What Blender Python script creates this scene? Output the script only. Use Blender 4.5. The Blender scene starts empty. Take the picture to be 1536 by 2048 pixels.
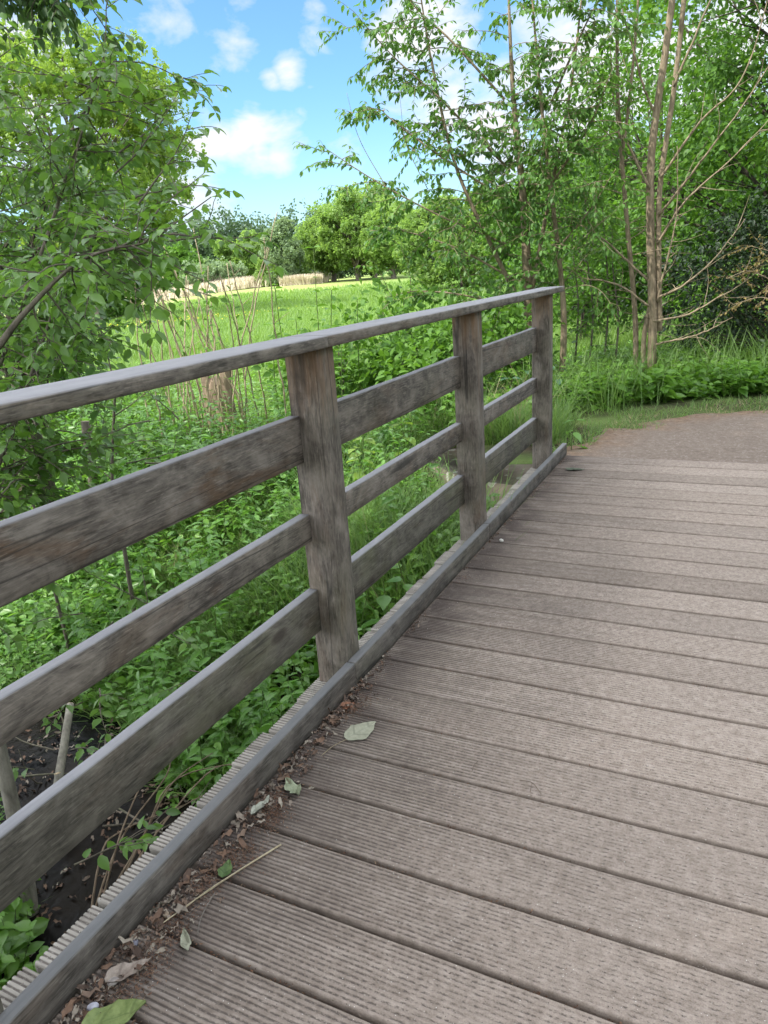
import bpy, math, random
import numpy as np
from mathutils import Vector, Matrix

RNG = np.random.default_rng(11)
random.seed(5)
SC = bpy.context.scene
COL = SC.collection
A = np.array

# ------------------------------------------------------------------ helpers
def smooth(a, b, x):
    t = np.clip((np.asarray(x, float) - a) / (b - a), 0, 1)
    return t * t * (3 - 2 * t)

_G = np.random.default_rng(3).random((64, 64, 64))
def vnoise(p, scale=1.0):
    """3-D value noise in 0..1 for an (n,3) or (n,2) array."""
    p = np.asarray(p, float) * scale
    if p.shape[1] == 2:
        p = np.c_[p, np.full(len(p), .37)]
    i = np.floor(p).astype(int); f = p - i; f = f * f * (3 - 2 * f)
    r = 0
    for dx in (0, 1):
        for dy in (0, 1):
            for dz in (0, 1):
                w = (f[:, 0] if dx else 1 - f[:, 0]) * (f[:, 1] if dy else 1 - f[:, 1]) * (f[:, 2] if dz else 1 - f[:, 2])
                r = r + w * _G[(i[:, 0] + dx) % 64, (i[:, 1] + dy) % 64, (i[:, 2] + dz) % 64]
    return r

def fbm(p, scale=1.0, o=3):
    r = 0; a = .5; t = 0
    for _ in range(o):
        r = r + a * vnoise(p, scale); t += a; a *= .5; scale *= 2.03
    return r / t

def unit(v):
    v = np.asarray(v, float)
    return v / np.maximum(np.linalg.norm(v, axis=-1, keepdims=True), 1e-9)

class MB:
    def __init__(s):
        s.v = []; s.t = []; s.q = []; s.a = {}; s.n = 0
    def add(s, v, tris=None, quads=None, **attr):
        v = np.asarray(v, float).reshape(-1, 3)
        if tris is not None and len(tris): s.t.append(np.asarray(tris, int) + s.n)
        if quads is not None and len(quads): s.q.append(np.asarray(quads, int) + s.n)
        s.v.append(v)
        for k in set(s.a) | set(attr):
            if k not in s.a: s.a[k] = [np.zeros(s.n)]
            x = attr.get(k, 0.0)
            s.a[k].append(np.broadcast_to(np.asarray(x, float), (len(v),)))
        s.n += len(v)
    def build(s, name, mat, parent=None, smooth=False, loc=None, link=True):
        me = bpy.data.meshes.new(name)
        V = np.concatenate(s.v) if s.v else np.zeros((0, 3))
        T = np.concatenate(s.t) if s.t else np.zeros((0, 3), int)
        Q = np.concatenate(s.q) if s.q else np.zeros((0, 4), int)
        if loc is not None: V = V - A(loc)
        me.vertices.add(len(V)); me.vertices.foreach_set('co', V.astype(np.float32).ravel())
        nl = len(T) * 3 + len(Q) * 4
        me.loops.add(nl)
        me.loops.foreach_set('vertex_index', np.r_[T.ravel(), Q.ravel()].astype(np.int32))
        me.polygons.add(len(T) + len(Q))
        st = np.r_[np.arange(len(T)) * 3, len(T) * 3 + np.arange(len(Q)) * 4]
        me.polygons.foreach_set('loop_start', st.astype(np.int32))
        if smooth:
            me.polygons.foreach_set('use_smooth', np.ones(len(T) + len(Q), bool))
        for k, x in s.a.items():
            at = me.attributes.new(k, 'FLOAT', 'POINT')
            at.data.foreach_set('value', np.concatenate(x).astype(np.float32))
        me.update(calc_edges=True)
        if mat is not None: me.materials.append(mat)
        o = bpy.data.objects.new(name, me); COL.objects.link(o)
        if loc is not None: o.location = loc
        if parent is not None:
            o.parent = parent
            if loc is not None: o.location = A(loc) - A(parent.location)
        return o

def tag(o, label=None, cat=None, group=None, kind=None):
    if label: o['label'] = label
    if cat: o['category'] = cat
    if group: o['group'] = group
    if kind: o['kind'] = kind
    return o

def thing(name, loc, label, cat, group=None):
    o = bpy.data.objects.new(name, None); COL.objects.link(o)
    o.empty_display_size = .1
    o.location = loc
    return tag(o, label, cat, group)

def curve(pts, n):
    """Catmull-Rom through pts, n samples."""
    P = np.asarray(pts, float)
    if len(P) == 2:
        t = np.linspace(0, 1, n)[:, None]; return P[0] * (1 - t) + P[1] * t
    Q = np.vstack([2 * P[0] - P[1], P, 2 * P[-1] - P[-2]])
    u = np.linspace(0, len(P) - 1 - 1e-6, n); i = u.astype(int); t = (u - i)[:, None]
    a, b, c, d = Q[i], Q[i + 1], Q[i + 2], Q[i + 3]
    return .5 * (2 * b + (c - a) * t + (2 * a - 5 * b + 4 * c - d) * t**2 + (3 * b - a - 3 * c + d) * t**3)

def tube(mb, P, r, sides=6, cap=True, rough=0.0, **attr):
    P = np.asarray(P, float); n = len(P)
    r = np.broadcast_to(np.asarray(r, float), (n,))
    T = unit(np.gradient(P, axis=0))
    ref = A([0, 0, 1.0]) if abs(T[0, 2]) < .9 else A([1.0, 0, 0])
    U = np.zeros_like(P); u = np.cross(T[0], ref); u /= np.linalg.norm(u)
    for i in range(n):
        u = u - T[i] * (u @ T[i]); u /= max(np.linalg.norm(u), 1e-9); U[i] = u
    W = np.cross(T, U)
    an = np.arange(sides) * 2 * np.pi / sides
    rr = r[:, None] * np.ones(sides)
    if rough: rr = rr * (1 + rough * (RNG.random((n, sides)) - .5))
    V = P[:, None] + rr[..., None] * (np.cos(an)[None, :, None] * U[:, None] + np.sin(an)[None, :, None] * W[:, None])
    V = V.reshape(-1, 3)
    i = np.arange(n - 1)[:, None] * sides; j = np.arange(sides)[None]; k = (j + 1) % sides
    Q = np.stack([i + j, i + k, i + sides + k, i + sides + j], -1).reshape(-1, 4)
    tr = []
    if cap:
        V = np.vstack([V, P[0], P[-1]])
        c0, c1 = n * sides, n * sides + 1
        for a in range(sides):
            b = (a + 1) % sides
            tr += [(c0, b, a), (c1, (n - 1) * sides + a, (n - 1) * sides + b)]
    mb.add(V, tr, Q, **attr)

def tri_sym(pts, tris, mirror):
    V = list(pts); m = {}
    for i in mirror:
        m[i] = len(V); V.append((pts[i][0], -pts[i][1], pts[i][2]))
    T = list(tris)
    for t in tris:
        T.append(tuple(m.get(i, i) for i in (t[0], t[2], t[1])))
    return A(V), A(T)

# leaf shapes: (along, across, out of plane)
OVATE = tri_sym([(0, 0, 0), (.34, 0, -.02), (.68, 0, -.05), (1, 0, -.14), (.10, .20, .03), (.36, .37, .07), (.64, .29, .04), (.84, .13, -.04)],
                [(0, 1, 4), (4, 1, 5), (1, 2, 5), (5, 2, 6), (2, 3, 7), (2, 7, 6)], [4, 5, 6, 7])
LANCE = tri_sym([(0, 0, 0), (.4, 0, -.02), (.75, 0, -.08), (1, 0, -.2), (.2, .17, .03), (.5, .19, .04), (.78, .10, -.03)],
                [(0, 1, 4), (4, 1, 5), (1, 2, 5), (5, 2, 6), (2, 3, 6)], [4, 5, 6])
# toothed nettle leaf: jagged rim
def nettle_shape():
    up = [(.02, .14)]
    for k in range(7):
        x = .08 + .84 * k / 6
        w = .34 * math.sin(math.pi * min(1, (x * .82 + .16))) ** .8
        up += [(x - .02, w), (x + .075, w * .80)]
    pts = [(0, 0, 0), (.33, 0, -.02), (.66, 0, -.05), (1, 0, -.16)]
    n0 = len(pts)
    pts += [(min(x, .97), max(w, .015), .06 - .16 * max(0, x - .4)) for x, w in up]
    tr = []
    for a in range(n0, len(pts) - 1):
        x = pts[a][0]
        c = 0 if x < .16 else 1 if x < .5 else 2
        tr.append((c, a + 1, a))
        c2 = 0 if pts[a + 1][0] < .16 else 1 if pts[a + 1][0] < .5 else 2
        if c2 != c: tr.append((c, c2, a + 1))
    tr.append((2, 3, len(pts) - 1))
    tr = [(t[0], t[2], t[1]) for t in tr]
    return tri_sym(pts, tr, list(range(n0, len(pts))))
NETTLE = nettle_shape()
DIAMOND = (A([(0, 0, 0), (.5, .30, .07), (1, 0, -.10), (.5, -.30, .07)]), A([(0, 2, 1), (0, 3, 2)]))
def clump_shape(n, seed, spread=.5, s=.42):
    r = np.random.default_rng(seed); V = []; T = []
    for k in range(n):
        c = r.normal(size=3) * spread * .5
        d = unit(r.normal(size=3) * A([1, 1, .5])); nn = unit(r.normal(size=3) * .8 + A([0, 0, 1]))
        x = d; z = unit(nn - x * (nn @ x)); y = np.cross(z, x)
        L = s * r.uniform(.7, 1.3)
        b = len(V)
        for q in DIAMOND[0]: V.append(c + L * (x * (q[0] - .5) + y * q[1] * 1.25 + z * q[2]))
        T += [tuple(b + i for i in t) for t in DIAMOND[1]]
    return A(V), A(T)
CLUMP = clump_shape(9, 1)
CLUMP2 = clump_shape(6, 4)
BLADE = (A([(0, .5, 0), (0, -.5, 0), (.55, .38, .10), (.55, -.38, .10), (1, 0, .38)]), A([(0, 1, 3), (0, 3, 2), (2, 3, 4)]))

def leaves(mb, P, D, N, L, W, shape, rnd=None):
    T, F = shape
    P = np.asarray(P, float); n = len(P)
    if n == 0: return
    X = unit(np.broadcast_to(D, P.shape)); N = np.broadcast_to(N, P.shape)
    Z = N - X * np.sum(N * X, 1, keepdims=True)
    bad = np.linalg.norm(Z, axis=1) < 1e-3
    Z = np.where(bad[:, None], np.cross(X, A([.3, .5, .7])), Z); Z = unit(Z); Y = np.cross(Z, X)
    L = np.broadcast_to(L, (n,)); W = np.broadcast_to(W, (n,))
    V = (P[:, None] + X[:, None] * (T[None, :, 0, None] * L[:, None, None]) + Y[:, None] * (T[None, :, 1, None] * W[:, None, None])
         + Z[:, None] * (T[None, :, 2, None] * L[:, None, None]))
    k = len(T)
    F = (F[None] + (np.arange(n) * k)[:, None, None]).reshape(-1, 3)
    if rnd is None: rnd = RNG.random(n)
    mb.add(V.reshape(-1, 3), F, rnd=np.repeat(np.broadcast_to(rnd, (n,)), k))

# ------------------------------------------------------------------ materials
def new_mat(name):
    m = bpy.data.materials.new(name); m.use_nodes = True
    nt = m.node_tree; nt.nodes.clear()
    return m, nt
class NT:
    def __init__(s, nt): s.nt = nt
    def n(s, kind, **kw):
        o = s.nt.nodes.new(kind)
        for k, v in kw.items():
            if k.startswith('in_'):
                key = k[3:]
                o.inputs[int(key) if key.isdigit() else key.replace('_', ' ')].default_value = v
            else: setattr(o, k, v)
        return o
    def l(s, a, b): s.nt.links.new(a, b)
    def ramp(s, fac, stops, interp='LINEAR'):
        r = s.n('ShaderNodeValToRGB'); r.color_ramp.interpolation = interp
        e = r.color_ramp.elements
        while len(e) < len(stops): e.new(.5)
        for i, (p, c) in enumerate(stops):
            e[i].position = p; e[i].color = (*c, 1) if len(c) == 3 else c
        s.l(fac, r.inputs[0]); return r.outputs[0]
    def mix(s, fac, a, b, blend='MIX'):
        m = s.n('ShaderNodeMix', data_type='RGBA', blend_type=blend)
        for x, i in ((fac, 0), (a, 6), (b, 7)):
            if hasattr(x, 'links'): s.l(x, m.inputs[i])
            else: m.inputs[i].default_value = x if i == 0 else (*x, 1)
        return m.outputs[2]
    def math(s, op, a, b=None, c=None, clamp=False):
        m = s.n('ShaderNodeMath', operation=op, use_clamp=clamp)
        for i, x in enumerate((a, b, c)):
            if x is None: continue
            if hasattr(x, 'links'): s.l(x, m.inputs[i])
            else: m.inputs[i].default_value = x
        return m.outputs[0]
    def noise(s, vec, scale, detail=4, rough=.55, dist=0.0):
        o = s.n('ShaderNodeTexNoise'); o.inputs['Scale'].default_value = scale
        o.inputs['Detail'].default_value = detail; o.inputs['Roughness'].default_value = rough
        o.inputs['Distortion'].default_value = dist
        if vec is not None: s.l(vec, o.inputs['Vector'])
        return o.outputs['Fac']
    def maprange(s, x, a, b, c=0.0, d=1.0):
        m = s.n('ShaderNodeMapRange'); s.l(x, m.inputs[0])
        for i, v in enumerate((a, b, c, d)): m.inputs[i + 1].default_value = v
        return m.outputs[0]
    def coords(s, scale=(1, 1, 1), obj_random=True, kind='Object'):
        t = s.n('ShaderNodeTexCoord'); v = t.outputs[kind]
        mp = s.n('ShaderNodeMapping'); mp.inputs['Scale'].default_value = scale
        s.l(v, mp.inputs['Vector'])
        if obj_random:
            oi = s.n('ShaderNodeObjectInfo')
            mul = s.n('ShaderNodeVectorMath', operation='SCALE'); mul.inputs[0].default_value = (37.0, 51.0, 23.0)
            s.l(oi.outputs['Random'], mul.inputs['Scale'])
            ad = s.n('ShaderNodeVectorMath', operation='ADD')
            s.l(mp.outputs[0], ad.inputs[0]); s.l(mul.outputs[0], ad.inputs[1])
            return ad.outputs[0]
        return mp.outputs[0]
    def out(s, col, rough=.8, bump=None, bump_s=.4, bump_d=.01, spec=.3, extra=None):
        b = s.n('ShaderNodeBsdfPrincipled')
        if hasattr(col, 'links'): s.l(col, b.inputs['Base Color'])
        else: b.inputs['Base Color'].default_value = (*col, 1)
        if hasattr(rough, 'links'): s.l(rough, b.inputs['Roughness'])
        else: b.inputs['Roughness'].default_value = rough
        b.inputs['Specular IOR Level'].default_value = spec
        if bump is not None:
            bn = s.n('ShaderNodeBump'); bn.inputs['Strength'].default_value = bump_s; bn.inputs['Distance'].default_value = bump_d
            s.l(bump, bn.inputs['Height']); s.l(bn.outputs[0], b.inputs['Normal'])
        o = s.n('ShaderNodeOutputMaterial'); sh = b.outputs[0]
        s.l(sh, o.inputs[0]); return b, o

def leaf_mat(name, dark, light, trans=.35, tcol=None, rough=.5, spec=.35, under=.35, patch=1.3):
    m, nt = new_mat(name); k = NT(nt)
    at = k.n('ShaderNodeAttribute', attribute_name='rnd')
    geo = k.n('ShaderNodeNewGeometry')
    pn = k.noise(geo.outputs['Position'], patch, 2)
    f = k.math('MULTIPLY_ADD', at.outputs['Fac'], .6, k.math('MULTIPLY_ADD', pn, 1.1, -.35), clamp=True)
    col = k.mix(f, dark, light)
    pale = k.mix(under, col, (.16, .21, .13))
    col2 = k.mix(geo.outputs['Backfacing'], col, pale)
    b = k.n('ShaderNodeBsdfPrincipled'); k.l(col2, b.inputs['Base Color'])
    b.inputs['Roughness'].default_value = rough; b.inputs['Specular IOR Level'].default_value = spec
    t = k.n('ShaderNodeBsdfTranslucent')
    tc = tcol or (light[0] * 1.6, light[1] * 1.65, light[2] * .9)
    k.l(k.mix(.6, col, tc), t.inputs['Color'])
    ms = k.n('ShaderNodeMixShader'); ms.inputs[0].default_value = trans
    k.l(b.outputs[0], ms.inputs[1]); k.l(t.outputs[0], ms.inputs[2])
    o = k.n('ShaderNodeOutputMaterial'); k.l(ms.outputs[0], o.inputs[0])
    return m

def bark_mat(name, dark, light, scale=14, stretch=.25, moss=0.0):
    m, nt = new_mat(name); k = NT(nt)
    v = k.coords((1, 1, stretch), obj_random=True)
    n1 = k.noise(v, scale, 6, .65); n2 = k.noise(v, scale * .25, 3)
    col = k.ramp(k.math('MULTIPLY_ADD', n1, .7, k.math('MULTIPLY', n2, .3)), [(.3, dark), (.68, light)])
    if moss:
        mn = k.noise(v, 3.0, 4)
        col = k.mix(k.math('MULTIPLY', k.maprange(mn, .5, .62), moss), col, (.08, .11, .035))
    k.out(col, .9, n1, .6, .02, .15)
    return m

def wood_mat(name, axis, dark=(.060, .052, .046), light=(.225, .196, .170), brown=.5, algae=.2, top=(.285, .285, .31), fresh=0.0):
    """Weathered grey oak; grain runs along the object's local axis."""
    m, nt = new_mat(name); k = NT(nt)
    sc = [1.0, 1.0, 1.0]; st = [34.0, 34.0, 34.0]; st[axis] = 2.6
    fine = [240.0, 240.0, 240.0]; fine[axis] = 17.0
    vs = k.coords(tuple(st)); vf = k.coords(tuple(fine)); vo = k.coords((1, 1, 1))
    g1 = k.noise(vs, 1.0, 5, .6, .6)
    g2 = k.noise(vf, 1.0, 4, .6, .3)
    sbl = [11.0, 11.0, 11.0]; sbl[axis] = 7.0
    blot = k.noise(k.coords(tuple(sbl)), 1.0, 8, .70, .5)
    f = k.math('ADD', k.math('MULTIPLY', g1, .16), k.math('ADD', k.math('MULTIPLY', g2, .22), k.math('MULTIPLY', blot, .62)))
    col = k.ramp(f, [(.38, dark), (.5, tuple((a + b) / 2 for a, b in zip(dark, light))), (.61, light)])
    # brown patches where the grey skin has worn away, drawn out along the grain
    sb = [7.0, 7.0, 7.0]; sb[axis] = 2.2
    bn = k.noise(k.coords(tuple(sb)), 1.0, 5, .65, .8)
    bm = k.math('MULTIPLY', k.maprange(bn, .50, .66), brown, clamp=True)
    col = k.mix(bm, col, k.mix(g2, (.070, .044, .029), (.18, .118, .080)))
    an = k.noise(vo, 2.1, 4, .6)
    col = k.mix(k.math('MULTIPLY', k.maprange(an, .48, .66), algae, clamp=True), col, (.105, .108, .06))
    dsc = [170.0, 170.0, 170.0]; dsc[axis] = 20.0
    dn = k.noise(k.coords(tuple(dsc)), 1.0, 2, .5, .2)
    dash = k.math('MULTIPLY', k.maprange(dn, .56, .63), k.maprange(blot, .62, .42), clamp=True)
    col = k.mix(k.math('MULTIPLY', dash, .50), col, tuple(c * .55 for c in dark))
    pale = k.math('MULTIPLY', k.maprange(dn, .40, .33), .35, clamp=True)
    col = k.mix(pale, col, tuple(min(1, c * 1.35) for c in light))
    # knots: small voronoi cells, dark heart
    vk = [3.2, 3.2, 3.2]; vk[axis] = 1.5
    vo2 = k.n('ShaderNodeTexVoronoi'); vo2.inputs['Scale'].default_value = 1.0
    k.l(k.coords(tuple(vk)), vo2.inputs['Vector'])
    kn = k.maprange(vo2.outputs['Distance'], .085, .045)
    col = k.mix(k.math('MULTIPLY', kn, .75), col, (.045, .035, .03))
    # drying checks: thin dark lines along the grain
    sk = [9.0, 9.0, 9.0]; sk[axis] = .35
    cn = k.noise(k.coords(tuple(sk)), 1.0, 2, .45, .3)
    ck = k.math('SUBTRACT', 1.0, k.math('MULTIPLY', k.math('ABSOLUTE', k.math('SUBTRACT', cn, .5)), 62.0), clamp=True)
    cgate = k.maprange(k.noise(vo, 1.9, 2), .40, .47)
    ck = k.math('MULTIPLY', ck, cgate)
    col = k.mix(k.math('MULTIPLY', ck, .8), col, (.03, .027, .025))
    if fresh:
        so_ = k.n('ShaderNodeSeparateXYZ'); k.l(k.coords((1, 1, 1), False), so_.inputs[0])
        fm = k.math('MULTIPLY', k.maprange(k.math('MULTIPLY_ADD', blot, .45, so_.outputs[2]), .68, .93), k.maprange(g1, .35, .6), clamp=True)
        col = k.mix(k.math('MULTIPLY', fm, .8 * fresh), col, k.mix(g2, (.10, .055, .030), (.27, .165, .095)))
    # silvery rain-washed skin on upward faces, sky light painted into its tone too
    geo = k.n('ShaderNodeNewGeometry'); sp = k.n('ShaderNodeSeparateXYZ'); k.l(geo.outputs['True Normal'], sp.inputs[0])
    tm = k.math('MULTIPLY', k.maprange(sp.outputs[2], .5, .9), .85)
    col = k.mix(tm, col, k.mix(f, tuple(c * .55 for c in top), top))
    h = k.math('SUBTRACT', k.math('MULTIPLY_ADD', g2, .5, k.math('MULTIPLY', g1, .5)), k.math('MULTIPLY', ck, .8))
    k.out(col, .78, h, .20, .003, .25)
    return m

# ------------------------------------------------------------------ render, camera, light
SC.render.engine = 'CYCLES'
SC.view_settings.view_transform = 'Standard'
SC.view_settings.look = 'None'
SC.view_settings.gamma = 1.0
SC.view_settings.exposure = 1.38
SC.cycles.max_bounces = 7; SC.cycles.diffuse_bounces = 4; SC.cycles.transmission_bounces = 4
SC.cycles.glossy_bounces = 3; SC.cycles.transparent_max_bounces = 4
SC.cycles.use_denoising = True
SC.cycles.denoiser = 'OPENIMAGEDENOISE'
SC.cycles.sample_clamp_indirect = 3.0

cam_d = bpy.data.cameras.new('Camera'); cam = bpy.data.objects.new('Camera', cam_d); COL.objects.link(cam)
FPX, RX, RY, RZ = 1456.96, -.3170, -.0717, -.4712
EYE = A([1.248, 0.0, 1.5])
fw = A([math.sin(RZ) * math.cos(RX), math.cos(RZ) * math.cos(RX), math.sin(RX)])
rt = A([math.cos(RZ), -math.sin(RZ), 0]); up = np.cross(rt, fw)
r2 = math.cos(RY) * rt + math.sin(RY) * up; u2 = -math.sin(RY) * rt + math.cos(RY) * up
M = Matrix.Identity(4)
for i in range(3):
    M[i][0], M[i][1], M[i][2], M[i][3] = r2[i], u2[i], -fw[i], EYE[i]
cam.matrix_world = M
cam_d.sensor_fit = 'VERTICAL'; cam_d.sensor_height = 36.0; cam_d.sensor_width = 27.0
cam_d.lens = FPX / 2048 * 36
cam_d.clip_start = .05; cam_d.clip_end = 3000
SC.camera = cam
CAMXY = EYE[:2]
AXV = unit(A([fw[0], fw[1]])); 
def dist_cam(P): return np.hypot(P[:, 0] - EYE[0], P[:, 1] - EYE[1])
def in_view(P, m=.04):
    """Points the photograph could see, with a margin for a step to the side."""
    d = P - EYE; z = d @ fw; x = (d @ r2) / np.maximum(z, 1e-3); y = (d @ u2) / np.maximum(z, 1e-3)
    return (z > .2) & (abs(x) < .527 + .09 + m) & (abs(y) < .703 + .09 + m)

SUN_AZ, SUN_EL = math.radians(-140), math.radians(52)     # clockwise from +Y
sun_dir = A([math.sin(SUN_AZ) * math.cos(SUN_EL), math.cos(SUN_AZ) * math.cos(SUN_EL), math.sin(SUN_EL)])
sd = bpy.data.lights.new('Sun', 'SUN'); sd.energy = 3.0; sd.angle = math.radians(.6); sd.color = (1, .955, .88)
so = bpy.data.objects.new('Sun', sd); COL.objects.link(so)
so.rotation_euler = Vector(-sun_dir).to_track_quat('-Z', 'Y').to_euler()

def make_world():
    w = bpy.data.worlds.new('World'); SC.world = w; w.use_nodes = True
    nt = w.node_tree; nt.nodes.clear(); k = NT(nt)
    sky = k.n('ShaderNodeTexSky', sky_type='NISHITA'); sky.sun_disc = False
    sky.sun_elevation = SUN_EL; sky.sun_rotation = SUN_AZ
    sky.air_density = 1.0; sky.dust_density = .6; sky.ozone_density = 2.2; sky.altitude = 50
    tc = k.n('ShaderNodeTexCoord'); D = tc.outputs['Generated']
    sep = k.n('ShaderNodeSeparateXYZ'); k.l(D, sep.inputs[0])
    # blue of a clear early-summer sky
    hs = k.n('ShaderNodeHueSaturation'); hs.inputs['Saturation'].default_value = .98; hs.inputs['Value'].default_value = 1.0
    k.l(sky.outputs[0], hs.inputs['Color'])
    base = k.mix(1.0, hs.outputs[0], (.47, .67, .77), 'MULTIPLY')
    # cumulus puffs: soft balls in direction space broken by noise
    st = k.n('ShaderNodeMapping'); st.inputs['Scale'].default_value = (1, 1, 1.9); k.l(D, st.inputs['Vector'])
    n1 = k.noise(st.outputs[0], 13.0, 7, .55, .25)
    n2 = k.noise(st.outputs[0], 5.0, 5, .55, .2)
    puffs = [((-.508, .829, .232), .021, 1.0), ((-.526, .823, .224), .015, .9), ((-.49, .85, .205), .02, .35), ((-.45, .87, .15), .03, .4), ((-.62, .755, .195), .03, .4),
             ((-.560, .813, .160), .040, 1.1), ((-.590, .789, .168), .034, 1.0), ((-.533, .834, .150), .030, .95), ((-.615, .775, .158), .04, .8), ((-.548, .82, .178), .022, .8),
             ((-.577, .789, .212), .026, .62), ((-.556, .79, .257), .036, .66), ((-.553, .811, .193), .03, .68), ((-.60, .755, .262), .034, .55), ((-.57, .78, .235), .02, .5), ((-.47, .85, .27), .03, .5),
             ((-.36, .896, .262), .06, 1.1), ((-.386, .885, .262), .04, .9), ((-.347, .919, .187), .055, 1.15), ((-.30, .94, .16), .06, 1.0),
             ((-.149, .974, .174), .10, 1.2), ((-.202, .957, .20), .08, 1.1), ((-.05, .98, .19), .09, 1.1),
             ((-.739, .636, .214), .09, 1.1), ((-.643, .732, .226), .045, .7), ((-.595, .75, .289), .034, .62), ((-.537, .791, .295), .036, .66),
             ((-.181, .978, .099), .09, 1.1), ((-.29, .948, .132), .06, .8), ((-.65, .74, .10), .12, .9)]
    tot = None
    for c, r, a in puffs:
        d = k.n('ShaderNodeVectorMath', operation='DISTANCE'); k.l(D, d.inputs[0]); d.inputs[1].default_value = tuple(unit(A(c)))
        f = k.math('MULTIPLY', k.maprange(d.outputs['Value'], r * 1.7, r * .25), a)
        tot = f if tot is None else k.math('MAXIMUM', tot, f)
    shape = k.math('MULTIPLY_ADD', n1, 2.3, k.math('MULTIPLY_ADD', tot, 1.05, -1.52))
    # bright broken cloud added out of view, above and behind, to fill the shade
    up_ = k.maprange(sep.outputs[2], .33, .5)
    beh = k.maprange(sep.outputs[1], .45, .15)
    rest = k.math('MULTIPLY', k.math('MAXIMUM', up_, beh), k.maprange(n2, .34, .50))
    m = k.math('MAXIMUM', k.maprange(shape, .05, .70), rest, clamp=True)
    # whitening toward the horizon
    hz = k.math('POWER', k.maprange(sep.outputs[2], .24, -.01), 2.4)
    base = k.mix(k.math('MULTIPLY', hz, .85), base, (2.75, 2.95, 3.1))
    cl = k.mix(n2, (2.75, 2.9, 3.1), (3.4, 3.45, 3.5))
    cl = k.mix(k.math('MAXIMUM', up_, beh), cl, (12.0, 12.4, 13.0))  # unseen cloud set far brighter than the visible puffs, as fill light
    colr = k.mix(m, base, cl)
    bg = k.n('ShaderNodeBackground'); bg.inputs['Strength'].default_value = .13
    k.l(colr, bg.inputs['Color'])
    o = k.n('ShaderNodeOutputWorld'); k.l(bg.outputs[0], o.inputs[0])
make_world()

# ------------------------------------------------------------------ terrain
def stream_d(x, y):
    """Signed distance from the stream's centre line; positive on the far bank."""
    x = np.asarray(x, float)
    yc = 1.95 - .50 * (np.minimum(x, 0) + 1.3) - .12 * np.maximum(x, 0) + .10 * np.sin(x * 1.7) - .62 * smooth(-2.1, -3.6, x)
    return (np.asarray(y, float) - yc) * .90
WATER_Z = -1.28
def ground_h(x, y):
    x = np.asarray(x, float); y = np.asarray(y, float)
    P = np.c_[x.ravel(), y.ravel()]
    d = stream_d(x, y)
    far = smooth(.38, 2.7, d); near = smooth(-.30, -1.9, d)
    b = np.where(d > 0, far, near)
    h = -1.48 + 1.10 * b + (fbm(P, 3.1, 3).reshape(x.shape) - .45) * .42 * (1 - b) ** 2
    big = (fbm(P, .18, 2).reshape(x.shape) - .5) * .35 * smooth(4, 14, np.hypot(x - 1.2, y))
    h = h + big * b + (fbm(P, 1.7, 3).reshape(x.shape) - .5) * .16 * b
    # level ground carrying the path beyond the bridge end
    w = smooth(-2.6, -.5, x) * smooth(5.0, 5.75, y)
    flat = -.035 + (fbm(P, 2.2, 2).reshape(x.shape) - .5) * .03 + .0 * x
    h = h * (1 - w) + flat * w
    # the meadow lifts a little far off
    r = np.hypot(x - 1.2, y)
    azd = np.degrees(np.arctan2(x - 1.248, np.maximum(y, 1e-3)))
    h = h + 1.05 * smooth(42, 100, r) * smooth(-45, -34, azd) * (y > 0)
    h = h + smooth(30, 120, r) * .30 + smooth(150, 400, r) * 2.0
    return h
def gz(x, y): return float(ground_h(A([x]), A([y]))[0])

def ground_mat():
    m, nt = new_mat('meadow_soil'); k = NT(nt)
    geo = k.n('ShaderNodeNewGeometry'); P = geo.outputs['Position']
    n1 = k.noise(P, .22, 5, .6); n2 = k.noise(P, 3.0, 6, .7); n3 = k.noise(P, 26, 4, .7)
    soil = k.ramp(n2, [(.3, (.018, .014, .010)), (.6, (.055, .042, .030)), (.8, (.09, .07, .05))])
    grass = k.ramp(k.math('MULTIPLY_ADD', n2, .5, k.math('MULTIPLY', n1, .5)),
                   [(.3, (.07, .13, .03)), (.5, (.11, .185, .045)), (.7, (.17, .23, .07))])
    sp = k.n('ShaderNodeSeparateXYZ'); k.l(P, sp.inputs[0])
    gmask = k.maprange(sp.outputs[2], -.95, -.60)
    gmask = k.math('MULTIPLY', gmask, k.maprange(k.noise(P, 1.3, 4), .35, .6), clamp=True)
    att = k.n('ShaderNodeAttribute', attribute_name='mead')
    gm = k.math('MAXIMUM', k.math('MULTIPLY', gmask, .6), att.outputs['Fac'])
    col = k.mix(gm, soil, grass)
    # worn, dry strip across the meadow
    tr = k.n('ShaderNodeAttribute', attribute_name='track')
    col = k.mix(k.math('MULTIPLY', tr.outputs['Fac'], .8), col, k.ramp(n3, [(.3, (.12, .11, .06)), (.7, (.27, .24, .15))]))
    dl = k.n('ShaderNodeAttribute', attribute_name='dry')
    col = k.mix(k.math('MULTIPLY', dl.outputs['Fac'], .75), col, (.26, .30, .10))
    k.out(col, .95, k.math('MULTIPLY_ADD', n3, .5, n2), .6, .05, .1)
    return m

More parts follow.
